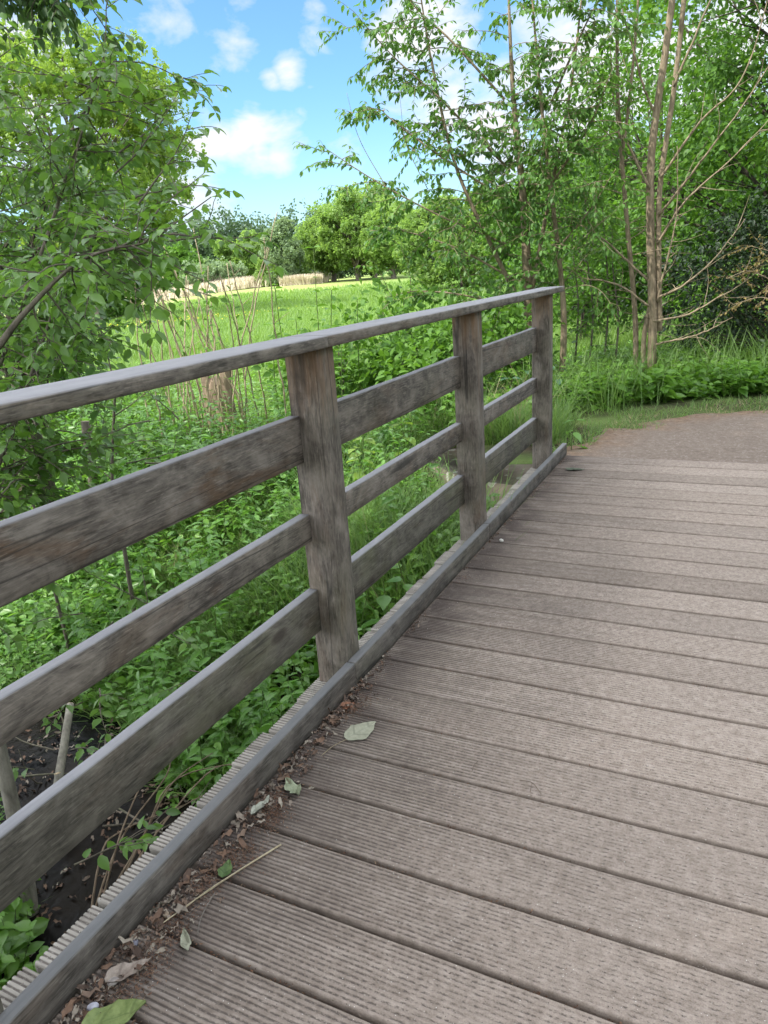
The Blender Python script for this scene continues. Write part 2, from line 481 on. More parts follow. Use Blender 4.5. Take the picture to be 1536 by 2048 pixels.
def seg_dist(P, a, b):
    a = A(a, float); b = A(b, float); ab = b - a
    t = np.clip(((P - a) @ ab) / (ab @ ab), 0, 1)
    return np.linalg.norm(P - (a + t[:, None] * ab), axis=1)
def track_f(P):
    d = np.minimum(seg_dist(P, (-20.5, 10.5), (-9.5, 17.0)), seg_dist(P, (-9.5, 17.0), (-3, 21)))
    return smooth(1.1, .3, d + (fbm(P, .8, 2) - .5) * 1.2)
def dry_f(P):
    r = np.hypot(P[:, 0] - EYE[0], P[:, 1]); az = np.degrees(np.arctan2(P[:, 0] - EYE[0], P[:, 1]))
    return smooth(62, 78, r + (fbm(P, .06, 2) - .5) * 30) * smooth(-20, -30, az) * smooth(240, 160, r)

def warp(lo, dense_lo, dense_hi, hi, step):
    d = np.arange(dense_lo, dense_hi + 1e-6, step)
    a = []; s = step; x = dense_hi
    while x < hi: s *= 1.13; x += s; a.append(x)
    b = []; s = step; x = dense_lo
    while x > lo: s *= 1.13; x -= s; b.append(x)
    return np.r_[b[::-1], d, a]
xs = warp(-900, -8.5, 4.0, 900, .11); ys = warp(-900, -1.5, 12.5, 1500, .11)
GX, GY = np.meshgrid(xs, ys, indexing='ij')
GZ = ground_h(GX, GY)
# sink below the bridge's abutment so nothing pokes through the deck
under = (GX > -.25) & (GX < 4.3) & (GY < 5.76)
GZ = np.where(under, np.minimum(GZ, -.42), GZ)
mb = MB(); nx, ny = GX.shape
idx = np.arange(nx * ny).reshape(nx, ny)
quads = np.stack([idx[:-1, :-1], idx[1:, :-1], idx[1:, 1:], idx[:-1, 1:]], -1).reshape(-1, 4)
GP = np.c_[GX.ravel(), GY.ravel()]
mead = smooth(2.6, 4.5, stream_d(GX, GY)).ravel() * (1 - smooth(-2.4, -1.0, GX) * smooth(12, 9, GY)).ravel()
mb.add(np.stack([GX, GY, GZ], -1).reshape(-1, 3), None, quads, mead=mead, track=track_f(GP), dry=dry_f(GP))
ground = tag(mb.build('ground', ground_mat(), smooth=True), kind='structure')

# stream water
def water_mat():
    m, nt = new_mat('dark_stream_water'); k = NT(nt)
    geo = k.n('ShaderNodeNewGeometry'); P = geo.outputs['Position']
    n = k.noise(P, 9, 3, .5, .6); n2 = k.noise(P, 2.5, 4)
    col = k.ramp(n2, [(.35, (.004, .004, .005)), (.7, (.016, .012, .009))])
    k.out(col, .25, n, .35, .03, .06)
    return m
wx = np.linspace(-9, 6, 120); wv = np.linspace(-.62, .62, 9)
yc = 1.95 - .50 * (np.minimum(wx, 0) + 1.3) - .12 * np.maximum(wx, 0) + .10 * np.sin(wx * 1.7) - .62 * smooth(-2.1, -3.6, wx)
WV = np.stack([np.repeat(wx[:, None], 9, 1), yc[:, None] + wv[None] / .9, np.full((120, 9), WATER_Z)], -1)
idx = np.arange(120 * 9).reshape(120, 9)
mb = MB(); mb.add(WV.reshape(-1, 3), None, np.stack([idx[:-1, :-1], idx[1:, :-1], idx[1:, 1:], idx[:-1, 1:]], -1).reshape(-1, 4))
tag(mb.build('stream_water', water_mat(), smooth=True), kind='structure')

# gravel path beyond the bridge
def path_mat():
    m, nt = new_mat('path_gravel'); k = NT(nt)
    geo = k.n('ShaderNodeNewGeometry'); P = geo.outputs['Position']
    n1 = k.noise(P, 1.2, 5, .6); n2 = k.noise(P, 22, 6, .75)
    v = k.n('ShaderNodeTexVoronoi'); v.inputs['Scale'].default_value = 85; k.l(P, v.inputs['Vector'])
    stones = k.ramp(v.outputs['Color'], [(.15, (.125, .098, .082)), (.5, (.195, .158, .134)), (.85, (.285, .240, .210))])
    dust = k.ramp(n2, [(.3, (.13, .102, .082)), (.7, (.24, .195, .163))])
    col = k.mix(k.maprange(n2, .42, .62), dust, stones)
    at = k.n('ShaderNodeAttribute', attribute_name='edge')
    lit = k.math('MULTIPLY', at.outputs['Fac'], k.maprange(k.noise(P, 9, 5, .7), .3, .55), clamp=True)
    col = k.mix(k.math('MULTIPLY', lit, .85), col, k.ramp(n2, [(.35, (.10, .06, .04)), (.7, (.30, .20, .13))]))
    col = k.mix(k.math('MULTIPLY', n1, .25), col, (.14, .10, .08))
    k.out(col, .95, k.math('MULTIPLY_ADD', v.outputs['Distance'], -.6, n2), .5, .02, .15)
    return m
lb = curve([(-.16, 5.772, 0), (-.08, 6.2, 0), (.22, 6.85, 0), (.70, 7.42, 0), (1.45, 7.84, 0), (3, 8.35, 0), (6, 9.0, 0), (14, 10, 0)], 140)
rb = curve([(4.3, 5.772, 0), (4.35, 5.9, 0), (4.5, 6.0, 0), (4.8, 6.1, 0), (5.3, 6.3, 0), (6.5, 6.5, 0), (9, 7.0, 0), (14, 7.6, 0)], 140)
lb[:, :2] += (np.c_[vnoise(lb[:, :2], 4.0), vnoise(lb[:, :2] + 9, 4.0)] - .5) * .42 * smooth(0, .2, lb[:, 1] - 5.77)[:, None]
tt = np.linspace(0, 1, 60) ** 1.3
PV = lb[:, None] * (1 - tt[None, :, None]) + rb[:, None] * tt[None, :, None]
PV[..., 2] = -.018 + (fbm(PV[..., :2].reshape(-1, 2), 7, 3).reshape(PV.shape[:2]) - .5) * .016
pe = smooth(.55, .05, np.linalg.norm(PV[..., :2] - lb[:, None, :2], axis=-1))
PV[:, 0, 2] = -.05
idx = np.arange(140 * 60).reshape(140, 60)
mb = MB(); mb.add(PV.reshape(-1, 3), None, np.stack([idx[:-1, :-1], idx[:-1, 1:], idx[1:, 1:], idx[1:, :-1]], -1).reshape(-1, 4), edge=pe.ravel())
tag(mb.build('gravel_path', path_mat(), smooth=True), kind='structure')
PATH_EDGE = lb[:, :2]
def path_inside(P):
    """>0 outside the left/far edge of the path (metres)."""
    d = np.linalg.norm(P[:, None] - PATH_EDGE[None], axis=-1); i = d.argmin(1)
    e = PATH_EDGE[i]; j = np.clip(i, 1, len(PATH_EDGE) - 2); t = PATH_EDGE[j + 1] - PATH_EDGE[j - 1]
    s = t[:, 0] * (P[:, 1] - e[:, 1]) - t[:, 1] * (P[:, 0] - e[:, 0])
    return np.where(s > 0, d.min(1), -d.min(1))

# ------------------------------------------------------------------ footbridge
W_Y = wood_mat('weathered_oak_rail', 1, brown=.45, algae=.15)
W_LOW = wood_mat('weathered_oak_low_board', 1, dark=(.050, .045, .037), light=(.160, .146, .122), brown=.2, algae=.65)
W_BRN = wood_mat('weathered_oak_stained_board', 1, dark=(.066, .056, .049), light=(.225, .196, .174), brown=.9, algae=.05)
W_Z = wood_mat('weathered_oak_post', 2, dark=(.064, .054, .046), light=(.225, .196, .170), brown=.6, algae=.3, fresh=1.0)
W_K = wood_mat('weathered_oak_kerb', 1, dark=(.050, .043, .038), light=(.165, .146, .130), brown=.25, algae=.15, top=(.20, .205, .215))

bridge = thing('footbridge', (0, 0, 0), 'weathered timber footbridge with grooved plank deck and grey post-and-board railing', 'footbridge')

def timber(name, mat, lo, hi, axis, bevel=.004, cuts=36, wob=.0012, lean=None):
    """A sawn board from corner lo to hi with eased edges and a slightly uneven face."""
    lo = A(lo, float); hi = A(hi, float); c = (lo + hi) / 2; h = (hi - lo) / 2
    a = axis; b, d = [i for i in range(3) if i != a]
    hb, hd = h[b], h[d]; e = bevel
    sec = [(-hb + e, -hd), (hb - e, -hd), (hb, -hd + e), (hb, hd - e), (hb - e, hd), (-hb + e, hd), (-hb, hd - e), (-hb, -hd + e)]
    # extra points on the faces for the wobble
    ring = []
    for i in range(8):
        p, q = A(sec[i]), A(sec[(i + 1) % 8])
        ring.append(p)
        if i % 2 == 0:
            for s in (.33, .66): ring.append(p * (1 - s) + q * s)
    ring = A(ring); k = len(ring)
    t = np.r_[-h[a], np.linspace(-h[a] + e, h[a] - e, cuts), h[a]]
    V = np.zeros((len(t), k, 3))
    V[..., a] = t[:, None]; V[..., b] = ring[None, :, 0]; V[..., d] = ring[None, :, 1]
    for row in (0, -1):
        V[row, :, b] = np.clip(V[row, :, b], -hb + e, hb - e); V[row, :, d] = np.clip(V[row, :, d], -hd + e, hd - e)
    flat = V.reshape(-1, 3)
    seed = A([c[0] * 7.3 + c[2] * 3, c[1] * 2.1, c[2] * 11])
    nz = np.stack([fbm(flat * A([6, 6, 6]) + seed + s * 13, 1.0, 3) - .5 for s in range(2)], -1)
    flat[:, b] += nz[:, 0] * wob * 2; flat[:, d] += nz[:, 1] * wob * 2
    # gentle bow along the length
    flat[:, d] += math.sin(c[1] * 5 + c[2] * 9) * wob * 1.2 * (1 - (flat[:, a] / h[a]) ** 2)
    n = len(t); i = np.arange(n - 1)[:, None] * k; j = np.arange(k)[None]; jj = (j + 1) % k
    Q = np.stack([i + j, i + jj, i + k + jj, i + k + j], -1).reshape(-1, 4)
    V2 = np.vstack([flat, [flat[:k].mean(0)], [flat[-k:].mean(0)]])
    T = []
    for q in range(k):
        T += [(n * k, (q + 1) % k, q), (n * k + 1, (n - 1) * k + q, (n - 1) * k + (q + 1) % k)]
    T = A(T); 
    if (a == 1): Q = Q[:, ::-1]; T = T[:, ::-1]
    m = MB(); m.add(V2, T, Q)
    o = m.build(name, mat, bridge)
    o.location = c
    return o

PY = [-1.10, .503, 2.108, 3.713, 5.3145]; PD = .119
XO, XD, XB = .1625, .0375, .1245
for i, y in enumerate(PY[1:]):
    p = timber('post', W_Z, (-XO, y, -.16), (-XD, y + PD, 1.2745), 2, .0035, 46, .0014)
# three boards in each bay, let into the near side of the posts
for i in range(len(PY) - 1):
    y0, y1 = PY[i] + PD - .03, PY[i + 1] + .0
    for z0, z1, m in ((.884, 1.051, W_BRN if i in (1,) else W_Y), (.591, .692, W_Y), (.229, .396, W_LOW)):
        o = timber('rail_board', m, (-XO - .0015, y0 if i else -1.4, z0), (-XB, y1 - .0035, z1), 1, .0025, 40, .0013)
for y0, y1 in ((-1.6, .555), (.5585, 2.160), (2.1635, 5.70)):
    timber('handrail', W_Y, (-.184, y0, 1.2745), (-.0147, y1, 1.3130), 1, .003, 60, .0012)
for y0, y1 in ((-1.3, .5), (.503, 2.118), (2.121, 3.756), (3.759, 5.77)):
    timber('kerb_beam', W_K, (-.0375, y0, .0035), (0, y1, .0995), 1, .003, 60, .0012)
# dark bearers below the planks
for x in (-.02, 1.1, 2.3, 3.5):
    timber('bearer', W_LOW, (x, -1.5, -.26), (x + .14, 5.60, -.0345), 1, .006, 10, .001)

def deck_mat():
    m, nt = new_mat('grooved_composite_plank'); k = NT(nt)
    geo = k.n('ShaderNodeNewGeometry'); P = geo.outputs['Position']
    a1 = k.n('ShaderNodeAttribute', attribute_name='rnd'); a2 = k.n('ShaderNodeAttribute', attribute_name='grv')
    sp = k.n('ShaderNodeSeparateXYZ'); k.l(P, sp.inputs[0])
    mp = k.n('ShaderNodeMapping'); mp.inputs['Scale'].default_value = (3, 26, 26); k.l(P, mp.inputs['Vector'])
    grain = k.noise(mp.outputs[0], 1.0, 6, .7, .3)
    fine = k.noise(P, 260, 3, .7); mid = k.noise(P, 34, 5, .7); big = k.noise(P, 2.2, 5, .6)
    dust = k.ramp(k.math('MULTIPLY_ADD', fine, .45, k.math('MULTIPLY', mid, .55)), [(.34, (.190, .150, .123)), (.5, (.305, .250, .213)), (.66, (.415, .350, .305))])
    bare = k.ramp(k.math('MULTIPLY_ADD', grain, .6, k.math('MULTIPLY', mid, .4)), [(.34, (.115, .092, .078)), (.5, (.212, .175, .150)), (.66, (.345, .298, .263))])
    # trodden dust lies thick away from the kerb, in a wandering edge
    dm = k.maprange(k.math('MULTIPLY_ADD', big, 1.1, sp.outputs[0]), .70, 1.5)
    col = k.mix(k.math('MULTIPLY', dm, .9), bare, dust)
    # organic grime that gathers by the kerb
    gm = k.math('MULTIPLY', k.maprange(k.math('MULTIPLY_ADD', mid, -.30, sp.outputs[0]), .12, -.10), k.maprange(k.noise(P, 6, 4), .3, .6))
    gm = k.math('MULTIPLY', gm, k.maprange(sp.outputs[0], -.005, .004), clamp=True)
    col = k.mix(k.math('MULTIPLY', gm, .8), col, k.ramp(fine, [(.35, (.04, .032, .030)), (.7, (.12, .095, .088))]))
    # bleached ends outside the kerb
    pe = k.maprange(sp.outputs[0], -.030, -.045)
    col = k.mix(k.math('MULTIPLY', pe, .85), col, k.ramp(grain, [(.3, (.17, .157, .138)), (.7, (.36, .34, .305))]))
    tint = k.math('MULTIPLY_ADD', a1.outputs['Fac'], .18, .83)
    cc = k.n('ShaderNodeVectorMath', operation='SCALE'); k.l(col, cc.inputs[0]); k.l(tint, cc.inputs['Scale'])
    col = cc.outputs[0]
    # dirt caught in the grooves, broken and crumbly
    mq = k.n('ShaderNodeMapping'); mq.inputs['Scale'].default_value = (95, 190, 60); k.l(P, mq.inputs['Vector'])
    br = k.noise(mq.outputs[0], 1.0, 4, .7)
    thr = k.math('ADD', k.math('MULTIPLY_ADD', dm, .15, .27), k.math('MULTIPLY', k.noise(P, 5.5, 4, .7), .16))
    gd = k.math('MULTIPLY', a2.outputs['Fac'], k.math('MULTIPLY', k.math('SUBTRACT', br, thr), 9.0, clamp=True), clamp=True)
    col = k.mix(k.math('MULTIPLY', gd, .8), col, (.07, .058, .053))
    # dark specks and pale grit
    vz = k.n('ShaderNodeTexVoronoi'); vz.inputs['Scale'].default_value = 120; k.l(P, vz.inputs['Vector'])
    sk = k.maprange(vz.outputs['Distance'], .16, .10); sr = k.n('ShaderNodeSeparateColor'); k.l(vz.outputs['Color'], sr.inputs[0])
    col = k.mix(k.math('MULTIPLY', sk, k.maprange(sr.outputs[0], .80, .84)), col, (.05, .04, .038))
    col = k.mix(k.math('MULTIPLY', sk, k.maprange(sr.outputs[1], .88, .92)), col, (.58, .55, .52))
    h = k.math('SUBTRACT', k.math('MULTIPLY_ADD', mid, .6, k.math('MULTIPLY', fine, .5)), k.math('MULTIPLY', gd, .6))
    k.out(col, .88, h, .45, .004, .2)
    return m

GAPS = [5.766, 5.573, 5.364, 5.169, 4.964, 4.751, 4.554, 4.352, 4.149, 3.948, 3.738, 3.542, 3.347, 3.146, 2.949, 2.753, 2.552, 2.349, 2.151, 1.956, 1.751, 1.556, 1.359]
while GAPS[-1] > -.9: GAPS.append(GAPS[-1] - .1985 + random.uniform(-.004, .004))
mb = MB()
for i in range(len(GAPS) - 1):
    y1, y0 = GAPS[i], GAPS[i + 1]
    gap = random.uniform(.0105, .0165) if y0 < 2.6 else random.uniform(.014, .019)
    if i == 0: y1 -= 0
    else: y1 -= gap / 2
    y0 += gap / 2
    w = y1 - y0; ng = 13
    prof = [(0, -.030, 0), (0, -.006, 0), (.0025, -.0012, 0), (.005, 0, 0)]
    for g in range(ng):
        c = (g + .5 + 0.0) / ng * (w - .010) + .005
        prof += [(c - .0032, 0, 0), (c - .0017, -1, 1), (c + .0017, -1, 1), (c + .0032, 0, 0)]
    prof += [(w - .005, 0, 0), (w - .0025, -.0012, 0), (w, -.006, 0), (w, -.030, 0)]
    prof = A(prof)
    end = -.173 + random.uniform(-.012, .006)
    xx = np.r_[end, end + .003, np.linspace(end + .012, .12, 14), np.linspace(.15, 1.2, 34), np.linspace(1.28, 4.2, 34)]
    K = len(prof); N = len(xx)
    XX = np.repeat(xx[:, None], K, 1); YY = y0 + np.repeat(prof[None, :, 0], N, 0)
    q = np.c_[XX.ravel(), YY.ravel()]
    n1 = fbm(q * A([16, 40]), 1.0, 2).reshape(N, K); n2 = fbm(q * A([2, 14]), 1.0, 2).reshape(N, K)
    depth = .0030 * (1 - .62 * smooth(.15, 1.3, XX)) * (.55 + .9 * n1)
    depth = np.where(XX < -.03, .0024 * (.5 + 1.0 * n1), depth)
    isg = prof[None, :, 1] == -1
    ZZ = np.where(isg, -depth, prof[None, :, 1])
    ZZ = ZZ + np.where(prof[None, :, 1] > -.004, (n2 - .5) * .0022 + (n1 - .5) * .0007, 0)
    yj = random.uniform(-.0012, .0012)
    ZZ = ZZ + np.where(prof[None, :, 1] > -.02, yj, 0)
    YY = YY + np.where((prof[None, :, 0] < .004) | (prof[None, :, 0] > w - .004), (n2 - .5) * .005, (n1 - .5) * .0034)
    # ragged, scalloped end
    XX[0] += .004 + (n1[0] - .5) * .006 + np.where(isg[0], .003, 0); XX[1] += (n1[1] - .5) * .004 + np.where(isg[0], .002, 0)
    ZZ[0] -= np.where(prof[:, 1] > -.02, .003, 0)
    V = np.stack([XX, YY, ZZ], -1).reshape(-1, 3)
    ii = np.arange(N - 1)[:, None] * K; jj = np.arange(K - 1)[None]
    Q = np.stack([ii + jj, ii + K + jj, ii + K + jj + 1, ii + jj + 1], -1).reshape(-1, 4)
    # end face
    V2 = V[:K].copy(); V3 = V2.copy(); V3[:, 2] = -.030; V3[:, 0] += .002
    E = np.vstack([V2, V3]); EQ = np.stack([np.arange(K - 1), np.arange(1, K), K + np.arange(1, K), K + np.arange(K - 1)], -1)
    rn = random.random()
    mb.add(V, None, Q, rnd=rn, grv=np.repeat(isg, N, 0).astype(float).ravel() * np.ones(N * K))
    mb.add(E, None, EQ, rnd=rn, grv=0)
DECK = mb.build('deck', deck_mat(), bridge)

# crumbs of bark and bud scales lodged in the gaps
def litter_mat(name, stops, bump=True):
    m, nt = new_mat(name); k = NT(nt)
    at = k.n('ShaderNodeAttribute', attribute_name='rnd')
    geo = k.n('ShaderNodeNewGeometry')
    n = k.noise(geo.outputs['Position'], 90, 3)
    col = k.ramp(at.outputs['Fac'], stops)
    col = k.mix(k.math('MULTIPLY', n, .5), col, (.10, .08, .07))
    k.out(col, .85, None, spec=.2)
    return m
LIT = litter_mat('dead_leaf_brown', [(.0, (.06, .04, .032)), (.3, (.14, .085, .06)), (.55, (.20, .12, .08)), (.75, (.27, .22, .18)), (1.0, (.38, .34, .28))])
RED = litter_mat('rust_bud_scale', [(.0, (.06, .035, .025)), (.4, (.16, .075, .045)), (.7, (.26, .13, .075)), (1.0, (.30, .22, .15))])
mb = MB()
for y in GAPS[1:]:
    n = int(900 if y < 2.9 else 200)
    x = RNG.uniform(0.0, 3.2, n); keep = vnoise(np.c_[x * 3.3, np.full(n, y * 9)], 1.0) > .42; x = x[keep]; n = len(x)
    P = np.c_[x, y + RNG.normal(0, .0045, n), RNG.uniform(-.022, -.005, n)]
    leaves(mb, P, RNG.normal(size=(n, 3)), RNG.normal(size=(n, 3)) * .5 + A([0, 0, 1]), RNG.uniform(.004, .012, n), RNG.uniform(.002, .006, n), DIAMOND)
# beds of crumbs filling parts of the gaps
tag(mb.build('gap_litter', RED), kind='stuff')

# leaf litter swept against the kerb
CR = []
curl = tri_sym([(0, 0, 0), (.3, 0, .12), (.65, 0, .10), (1, 0, -.05), (.2, .2, .25), (.5, .28, .02), (.8, .16, .22)],
               [(0, 1, 4), (4, 1, 5), (1, 2, 5), (5, 2, 6), (2, 3, 6)], [4, 5, 6])
mb = MB()
n = 3200
y = .35 + 5.3 * RNG.random(n) ** 1.9
wd = np.where(y < 2.3, .052, .016) * (1.2 - .5 * smooth(.9, 2.2, y))
x = .004 + np.abs(RNG.normal(0, 1, n)) * wd
keep = (vnoise(np.c_[y * 4.5, y * 0], 1.0) + .25 * (y < 1.7) > .45) | (RNG.random(n) < .12)
x, y = x[keep], y[keep]; n = len(x)
big = RNG.random(n) < .22
L = np.where(big, RNG.uniform(.016, .034, n), RNG.uniform(.004, .013, n)) * np.where(y > 2.4, .7, 1)
P = np.c_[x, y, .002 + RNG.random(n) * .012 * np.exp(-x / .05)]
leaves(mb, P, RNG.normal(size=(n, 3)) * A([1, 1, .25]), RNG.normal(size=(n, 3)) * .45 + A([0, 0, 1]), L, L * RNG.uniform(.4, .8, n), curl)
n = 190
y = .45 + 1.75 * RNG.random(n) ** 1.2; x = .008 + np.abs(RNG.normal(0, .045, n)) * np.where(y < 1.6, 1, .55)
keep = (vnoise(np.c_[y * 5, y * 0], 1.0) > .36); x, y = x[keep], y[keep]; n = len(x)
L = RNG.uniform(.022, .055, n)
leaves(mb, np.c_[x, y, .004 + RNG.random(n) * .010], RNG.normal(size=(n, 3)) * A([1, 1, .3]), RNG.normal(size=(n, 3)) * .55 + A([0, 0, 1]), L, L * RNG.uniform(.45, .9, n), curl)
tag(mb.build('leaf_litter', LIT), kind='stuff')
mb = MB()
n = 4200
cy = RNG.choice([.70, .78, .88, .98, 1.12, 1.24, 1.40, 1.46, 1.97, 2.02, 3.2, 4.9], n, p=[.08, .08, .09, .09, .1, .12, .14, .1, .08, .07, .02, .03])
cx = {.70: .09, .78: .10, .88: .10, .98: .09, 1.12: .07, 1.24: .10, 1.40: .09, 1.46: .06, 1.97: .03, 2.02: .06, 3.2: .04, 4.9: .06}
x = A([cx[c] for c in cy]) + RNG.normal(0, .030, n); y = cy + RNG.normal(0, .035, n)
ok = x > .003; x, y = x[ok], y[ok]; n = len(x)
P = np.c_[x, y, .001 + RNG.random(n) * .006]
leaves(mb, P, RNG.normal(size=(n, 3)) * A([1, 1, .3]), RNG.normal(size=(n, 3)) * .5 + A([0, 0, 1]), RNG.uniform(.004, .013, n), RNG.uniform(.0016, .004, n), DIAMOND)
tag(mb.build('bud_scale_litter', RED), kind='stuff')
# pale grit and dark crumbs over the whole deck
mb = MB()
n = 1500
x = RNG.uniform(.02, 3.0, n); y = RNG.uniform(.5, 5.7, n)
P = np.c_[x, y, RNG.uniform(.0005, .002, n)]
leaves(mb, P, RNG.normal(size=(n, 3)) * A([1, 1, .2]), RNG.normal(size=(n, 3)) * .3 + A([0, 0, 1]), RNG.uniform(.003, .009, n), RNG.uniform(.002, .006, n), curl)
tag(mb.build('deck_crumbs', LIT), kind='stuff')

def plain_mat(name, c1, c2, scale=30, rough=.7, spec=.3):
    m, nt = new_mat(name); k = NT(nt)
    v = k.coords((1, 1, 1)); n = k.noise(v, scale, 5, .65)
    k.out(k.ramp(n, [(.32, c1), (.68, c2)]), rough, n, .3, .004, spec)
    return m

def fallen_leaf(loc, rz, L, W, c1, c2, label, stem=0.0, lift=.25, curlz=.0, name='fallen_leaf', notch=0.0, group=None):
    """A dead leaf: an uneven oval blade with a rib and, if long, a stalk."""
    r = random.Random(int(loc[1] * 1000))
    nu, nv = 12, 9
    u = np.linspace(0, 1, nu); v = np.linspace(-1, 1, nv)
    wprof = np.sin(np.pi * np.clip(u * .96 + .02, 0, 1) ** .8) ** .8 * (1.08 - .30 * u)
    U, Vv = np.meshgrid(u, v, indexing='ij')
    edge = 1 + .34 * (vnoise(np.c_[U.ravel() * 7 + loc[1] * 31, Vv.ravel() * 1.2], 1.0).reshape(U.shape) - .5) * 2 * abs(Vv)
    X = (U - .5) * L; Y = Vv * wprof[:, None] * W * .5 * edge
    Z = lift * L * (.10 * abs(Vv) ** 1.4 * wprof[:, None] + .08 * (2 * U - 1) ** 2) + curlz * L * (U ** 2) * .5
    Z += (fbm(np.c_[U.ravel() * 3 + loc[0] * 17, Vv.ravel() * 2], 1.2, 2).reshape(U.shape) - .5) * L * .10 * lift * 3
    Z -= Z.min()
    m = MB(); idx = np.arange(nu * nv).reshape(nu, nv)
    m.add(np.stack([X, Y, Z + .0012], -1).reshape(-1, 3), None, np.stack([idx[:-1, :-1], idx[1:, :-1], idx[1:, 1:], idx[:-1, 1:]], -1).reshape(-1, 4))
    t = thing(name, loc, label, 'leaf', group)
    t.rotation_euler = (0, 0, rz)
    mt, nt = new_mat('leaf_skin'); k = NT(nt)
    vv = k.coords((1, 1, 1), False); nn = k.noise(vv, 60, 4, .6)
    sp = k.n('ShaderNodeSeparateXYZ'); k.l(vv, sp.inputs[0])
    ribs = k.math('SUBTRACT', 1, k.math('MULTIPLY', k.math('ABSOLUTE', sp.outputs[1]), 900 * .06 / W), clamp=True)
    w = k.n('ShaderNodeTexWave'); w.inputs['Scale'].default_value = 2.2 / L * .3; w.inputs['Distortion'].default_value = .6
    sh = k.n('ShaderNodeCombineXYZ'); k.l(k.math('SUBTRACT', sp.outputs[0], k.math('MULTIPLY', k.math('ABSOLUTE', sp.outputs[1]), .8)), sh.inputs[0])
    k.l(sh.outputs[0], w.inputs['Vector'])
    vein = k.math('MAXIMUM', ribs, k.maprange(w.outputs['Fac'], .93, 1.0))
    col = k.mix(k.math('MULTIPLY', vein, .45), k.ramp(nn, [(.3, c1), (.7, c2)]), tuple(x * .55 for x in c1))
    k.out(col, .55, k.math('SUBTRACT', nn, vein), .3, .002, .35)
    b = m.build('blade', mt, None); b.parent = t
    if stem:
        m2 = MB(); s = MB()
        tube(s, curve([(-L * .5 + .004, 0, .003), (-L * .5 - stem * .5, .003, .005), (-L * .5 - stem, -.004, .002)], 8), np.linspace(.0014, .0011, 8), 5)
        o = s.build('stalk', plain_mat('leaf_stalk', (.18, .14, .09), (.32, .27, .18))); o.parent = t
    return t
fallen_leaf((.150, 1.862, .003), 1.20, .135, .088, (.235, .24, .175), (.33, .335, .255), 'pale grey-green fallen leaf lying flat with a long stalk on the planks', stem=.11, lift=.22)
fallen_leaf((.132, .742, .006), .75, .135, .080, (.10, .14, .04), (.20, .25, .09), 'large curled dull green fallen leaf in the lower left plank corner', lift=.8, curlz=.3)
fallen_leaf((.094, 1.178, .005), 1.9, .062, .036, (.045, .085, .03), (.10, .16, .05), 'small dark green fallen leaf beside the dry straw', lift=.5)
fallen_leaf((.090, 1.517, .004), 2.6, .085, .045, (.17, .20, .12), (.29, .32, .22), 'crumpled pale green dead leaf by the kerb above the leaf litter', lift=1.2, curlz=.2)
fallen_leaf((.050, 1.405, .004), 1.35, .075, .022, (.27, .28, .23), (.42, .43, .37), 'rolled-up whitish leaf standing out of the kerb litter', lift=1.6, curlz=.4)
fallen_leaf((.034, 1.978, .004), 1.0, .055, .045, (.14, .06, .035), (.26, .12, .07), 'small rust-brown fallen leaf against the kerb near the first post', lift=.7)
fallen_leaf((.074, .842, .004), 1.0, .105, .045, (.17, .13, .11), (.33, .28, .24), 'crinkled brown-grey dead leaf among the pebbles', lift=.9)
fallen_leaf((.160, 5.322, .003), .1, .14, .06, (.035, .045, .03), (.08, .10, .06), 'dark fallen leaf on the planks near the far bridge end', lift=.5)
fallen_leaf((.145, .956, .004), 2.4, .070, .026, (.21, .215, .155), (.32, .325, .25), 'torn pale leaf scrap on the plank below the straw', lift=1.2)

straw = plain_mat('dry_straw', (.26, .21, .13), (.48, .42, .30), 60)
s = MB()
tube(s, curve([(.048, .965, .006), (.09, 1.07, .012), (.135, 1.19, .010), (.183, 1.312, .004)], 20), np.linspace(.0016, .0028, 20), 6)
tube(s, curve([(.075, 1.02, .010), (.10, 1.09, .017), (.142, 1.20, .013)], 14), np.linspace(.001, .0018, 14), 5)
o = s.build('dry_stalk', straw); tag(o, 'long dry straw stalk lying across two plank edges', 'stalk')
s = MB(); tube(s, curve([(.155, .985, .003), (.132, 1.03, .007), (.119, 1.10, .011)], 12), .0013, 5)
tag(s.build('twig', plain_mat('grey_twig', (.10, .085, .075), (.2, .18, .16))), 'thin bent grey twig under the dry straw stalk', 'twig')
s = MB(); tube(s, curve([(.726, 1.808, .003), (.765, 1.800, .012), (.800, 1.771, .003)], 12), .0011, 5); tube(s, [(.765, 1.800, .011), (.768, 1.765, .004)], .001, 4)
tag(s.build('twig', plain_mat('brown_twig', (.07, .05, .04), (.15, .11, .09))), 'small forked brown twig lying in the middle of the planks', 'twig')
s = MB(); tube(s, curve([(.575, 1.800, .003), (.574, 1.825, .008), (.578, 1.850, .003)], 8), .0011, 5)
tag(s.build('twig', plain_mat('short_twig', (.07, .05, .04), (.15, .11, .09))), 'short single brown twig left of the forked twig on the planks', 'twig')

